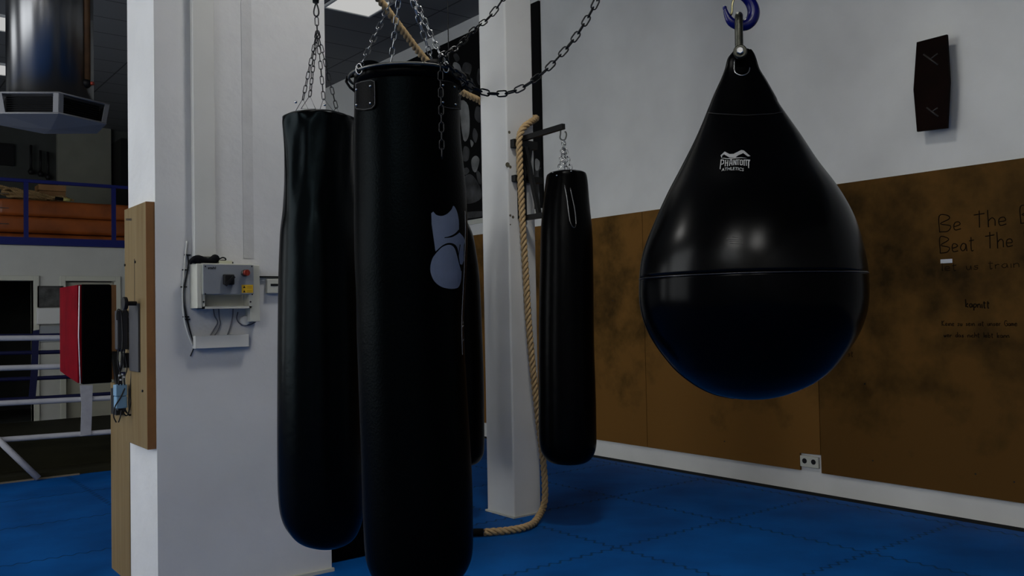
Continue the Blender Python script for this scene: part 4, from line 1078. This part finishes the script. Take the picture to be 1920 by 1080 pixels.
soft('gym_mat', 1.90, 4.35, 15.12, 16.3, 2.865, 3.115, BROWNMAT, 'brown leather gym mat in the middle of the mezzanine stack', 'gym mat', g, 4)
soft('gym_mat', 1.98, 4.35, 15.18, 16.3, 3.125, 3.385, BROWNMAT, 'brown leather gym mat on top of the mezzanine stack, rope coil on it', 'gym mat', g, 8)
# wooden box on the mats
tO = thing('wooden_crate', 'small orange brown wooden box on the mezzanine mats behind the rope coil', 'crate', (2.8, 15.6, 3.39))
a, b = on(75, 343, 1, 15.5), on(127, 365, 1, 15.5)
bx('crate_body', a.x+.01, b.x, 15.66, 15.95, 3.388, a.z-.10, ORANGEWOOD, tO)
bx('crate_lid', a.x, b.x+.005, 15.64, 15.97, a.z-.095, a.z+.0, ORANGEWOOD, tO, bevel=.004)
# rope coil
tI = thing('coiled_rope', 'coil of sand coloured rope with black and yellow end on the mezzanine mats', 'rope', (2.4, 15.4, 3.39))
P = []
zc0 = 3.42
for k in range(0, 7*12):
    a = 2*PI*k/12; lv = k/(7*12)
    rx = .30+.10*math.sin(k*.9)+lv*.02; ry = .12+.03*math.sin(k*1.7)
    P.append(Vector((2.42-.03*math.sin(k*.35)+rx*math.cos(a)*(1.0), 15.40+ry*math.sin(a), zc0+.17*lv*(.62-.38*math.cos(a))+.02*math.sin(k*2.1)*lv)))
P += [Vector((2.85,15.24,3.47)), Vector((2.95,15.21,3.43)), Vector((3.02,15.2,3.41))]
obj('strands', rope_bm(P, .019, .08, per=4, n=5), TANFAR, tI)
obj('tape_band', tube(bmesh.new(), [Vector((2.76,15.235,3.44)), Vector((2.83,15.22,3.425)), Vector((2.92,15.21,3.42))], .024, 10), RUBBER, tI)
obj('yellow_end', tube(bmesh.new(), [Vector((2.87,15.2,3.42)), Vector((2.97,15.19,3.415))], .027, 10), mat('yellow_tape', (.45,.40,.12), .5), tI)
# things at the back of the mezzanine
for i, (px, y0, y1) in enumerate(((58,272,322),(76,282,326),(90,285,332))):
    a, b = on(px, y0, 1, 17.9), on(px, y1, 1, 17.9)
    bm = bmesh.new(); tube(bm, [a, b], .022, 8); tube(bm, [b+Vector((0,0,.05)), b, b-Vector((0,0,.05))], [.03,.055,.03], 10)
    tag(obj('hanging_club', bm, BLACK), ('leftmost', 'middle', 'rightmost')[i]+' of three black clubs hanging on the dark mezzanine wall', 'training club', 'black clubs on the mezzanine wall')
a, b = on(0, 268, 1, 17.95), on(26, 311, 1, 17.95)
tag(bx('dark_board', a.x-.5, b.x, 17.93, 17.999, b.z, a.z, BLACK), 'black board on the dark mezzanine wall at the left edge', 'board')
tag(bx('dim_corner_block', 4.25, 4.9, 17.3, 17.99, 2.635, 4.9, BLACK), 'tall black cabinet at the right end of the mezzanine', 'cabinet')  # black block stands in for the low light at this end

# ================================================================== DUCT HEATER
HC = Vector((1.471, 8.291, 0))
tN = thing('ceiling_heater', 'silver round air duct with hexagonal louvred outlet hanging from the ceiling', 'air heater', (HC.x, HC.y, 3.19))
bm = bmesh.new(); cyl(bm, Vector((HC.x, HC.y, 3.34)), Vector((HC.x, HC.y, ZC)), .335, 96); obj('duct', bm, DUCTM, tN)
def hxp(k, r, z):
    a = math.radians(-25.3+60*k); return Vector((HC.x, HC.y, z))+RGT*(math.sin(a)*r)-FWD*(math.cos(a)*r)
zT, zB = 3.355, 3.195; rT, rB = .485, .455
bm = bmesh.new()
T_ = [bm.verts.new(hxp(k, rT, zT)) for k in range(6)]; c = bm.verts.new(Vector((HC.x, HC.y, zT)))
for k in range(6): bm.faces.new((T_[k], T_[(k+1)%6], c))
o = obj('top_plate', bm, GRILL, tN); md = o.modifiers.new('s', 'SOLIDIFY'); md.thickness = .008
bm = bmesh.new()
T_ = [bm.verts.new(hxp(k, rB+.005, zB)) for k in range(6)]; c = bm.verts.new(Vector((HC.x, HC.y, zB-.045)))
for k in range(6): bm.faces.new((T_[k], T_[(k+1)%6], c))
o = obj('bottom_plate', bm, GRILL, tN); md = o.modifiers.new('s', 'SOLIDIFY'); md.thickness = .008
for k in range(6):
    bm = bmesh.new(); u = (hxp(k+1, 1, 0)-hxp(k, 1, 0)).normalized(); u0 = (hxp(k-1, 1, 0)-hxp(k, 1, 0)).normalized(); s = .042
    for dvec in (u, u0):
        t1, t2, b1_, b2__ = hxp(k, rT, zT), hxp(k, rT, zT)+dvec*s, hxp(k, rB, zB), hxp(k, rB, zB)+dvec*s
        bm.faces.new([bm.verts.new(q) for q in (t1, t2, b2__, b1_)])
    o = obj('corner_post', bm, GRILL, tN); md = o.modifiers.new('s', 'SOLIDIFY'); md.thickness = .008; md.offset = 0
    bm = bmesh.new()
    for j in range(9):
        f = (j+.5)/9; z = zB+(zT-zB)*f; r = rB+(rT-rB)*f-.012
        a, b = hxp(k, r, z), hxp(k+1, r, z); L = (b-a).normalized(); a += L*.04; b -= L*.04
        inn = (Vector((HC.x, HC.y, z))-(a+b)/2).normalized()
        vs_ = [a+Vector((0,0,-.005)), b+Vector((0,0,-.005)), b+inn*.03+Vector((0,0,.008)), a+inn*.03+Vector((0,0,.008))]
        bm.faces.new([bm.verts.new(q) for q in vs_])
    o = obj('louvre', bm, SLATM, tN)
    for z, r in ((zT-.004, rT), (zB+.004, rB)):
        pass
bm = bmesh.new(); prism(bm, [hxp(k, rB-.055, zB+.01) for k in range(6)], (0,0,zT-zB-.02)); obj('core', bm, BLACK, tN)
bm = bmesh.new()
for z, r in ((zT, rT), (zB, rB)): tube(bm, [hxp(k, r, z) for k in range(6)], .007, 6, closed=True)
obj('rim', bm, GRILL, tN)
# pipes
tZ = thing('heating_pipe', 'brown lagged heating pipe with red valve beside the metal duct', 'pipe', on(163, 160, 1, 8.1))
a = on(163, 150, 1, 8.05); bm = bmesh.new(); cyl(bm, a, Vector((a.x, a.y, ZC)), .030, 16); obj('lagged_pipe', bm, BROWNPIPE, tZ)
for px in (147, 156):
    a2 = on(px, 168, 1, 8.05); obj('thin_pipe', tube(bmesh.new(), [a2, Vector((a2.x, a2.y, ZC))], .008, 8), GREYST, tZ)
a = on(162, 157, 1, 8.05); bm = bmesh.new(); bmesh.ops.create_uvsphere(bm, u_segments=14, v_segments=10, radius=.04, matrix=Matrix.Translation(a)); obj('valve', bm, BLACK, tZ, smooth=True)
bm = bmesh.new(); cyl(bm, a+Vector((.03,-.03,0)), a+Vector((.05,-.045,0)), .016, 12); obj('red_handle', bm, REDSW, tZ)
a, b = on(140, 167, 1, 8.05), on(157, 188, 1, 8.05)
bx('connector_box', a.x, b.x, 8.03, 8.1, b.z, a.z, CREAM, tZ, bevel=.004)

# ================================================================== render look
wd_ = bpy.data.worlds.new('world'); S.world = wd_; wd_.use_nodes = True
wd_.node_tree.nodes['Background'].inputs[0].default_value = (.5,.6,.75,1); wd_.node_tree.nodes['Background'].inputs[1].default_value = .3
S.view_settings.view_transform = 'Standard'; S.view_settings.look = 'None'; S.view_settings.gamma = 1; S.view_settings.exposure = -0.12
try: S.view_settings.use_curve_mapping = False
except Exception: pass
bpy.context.view_layer.update()
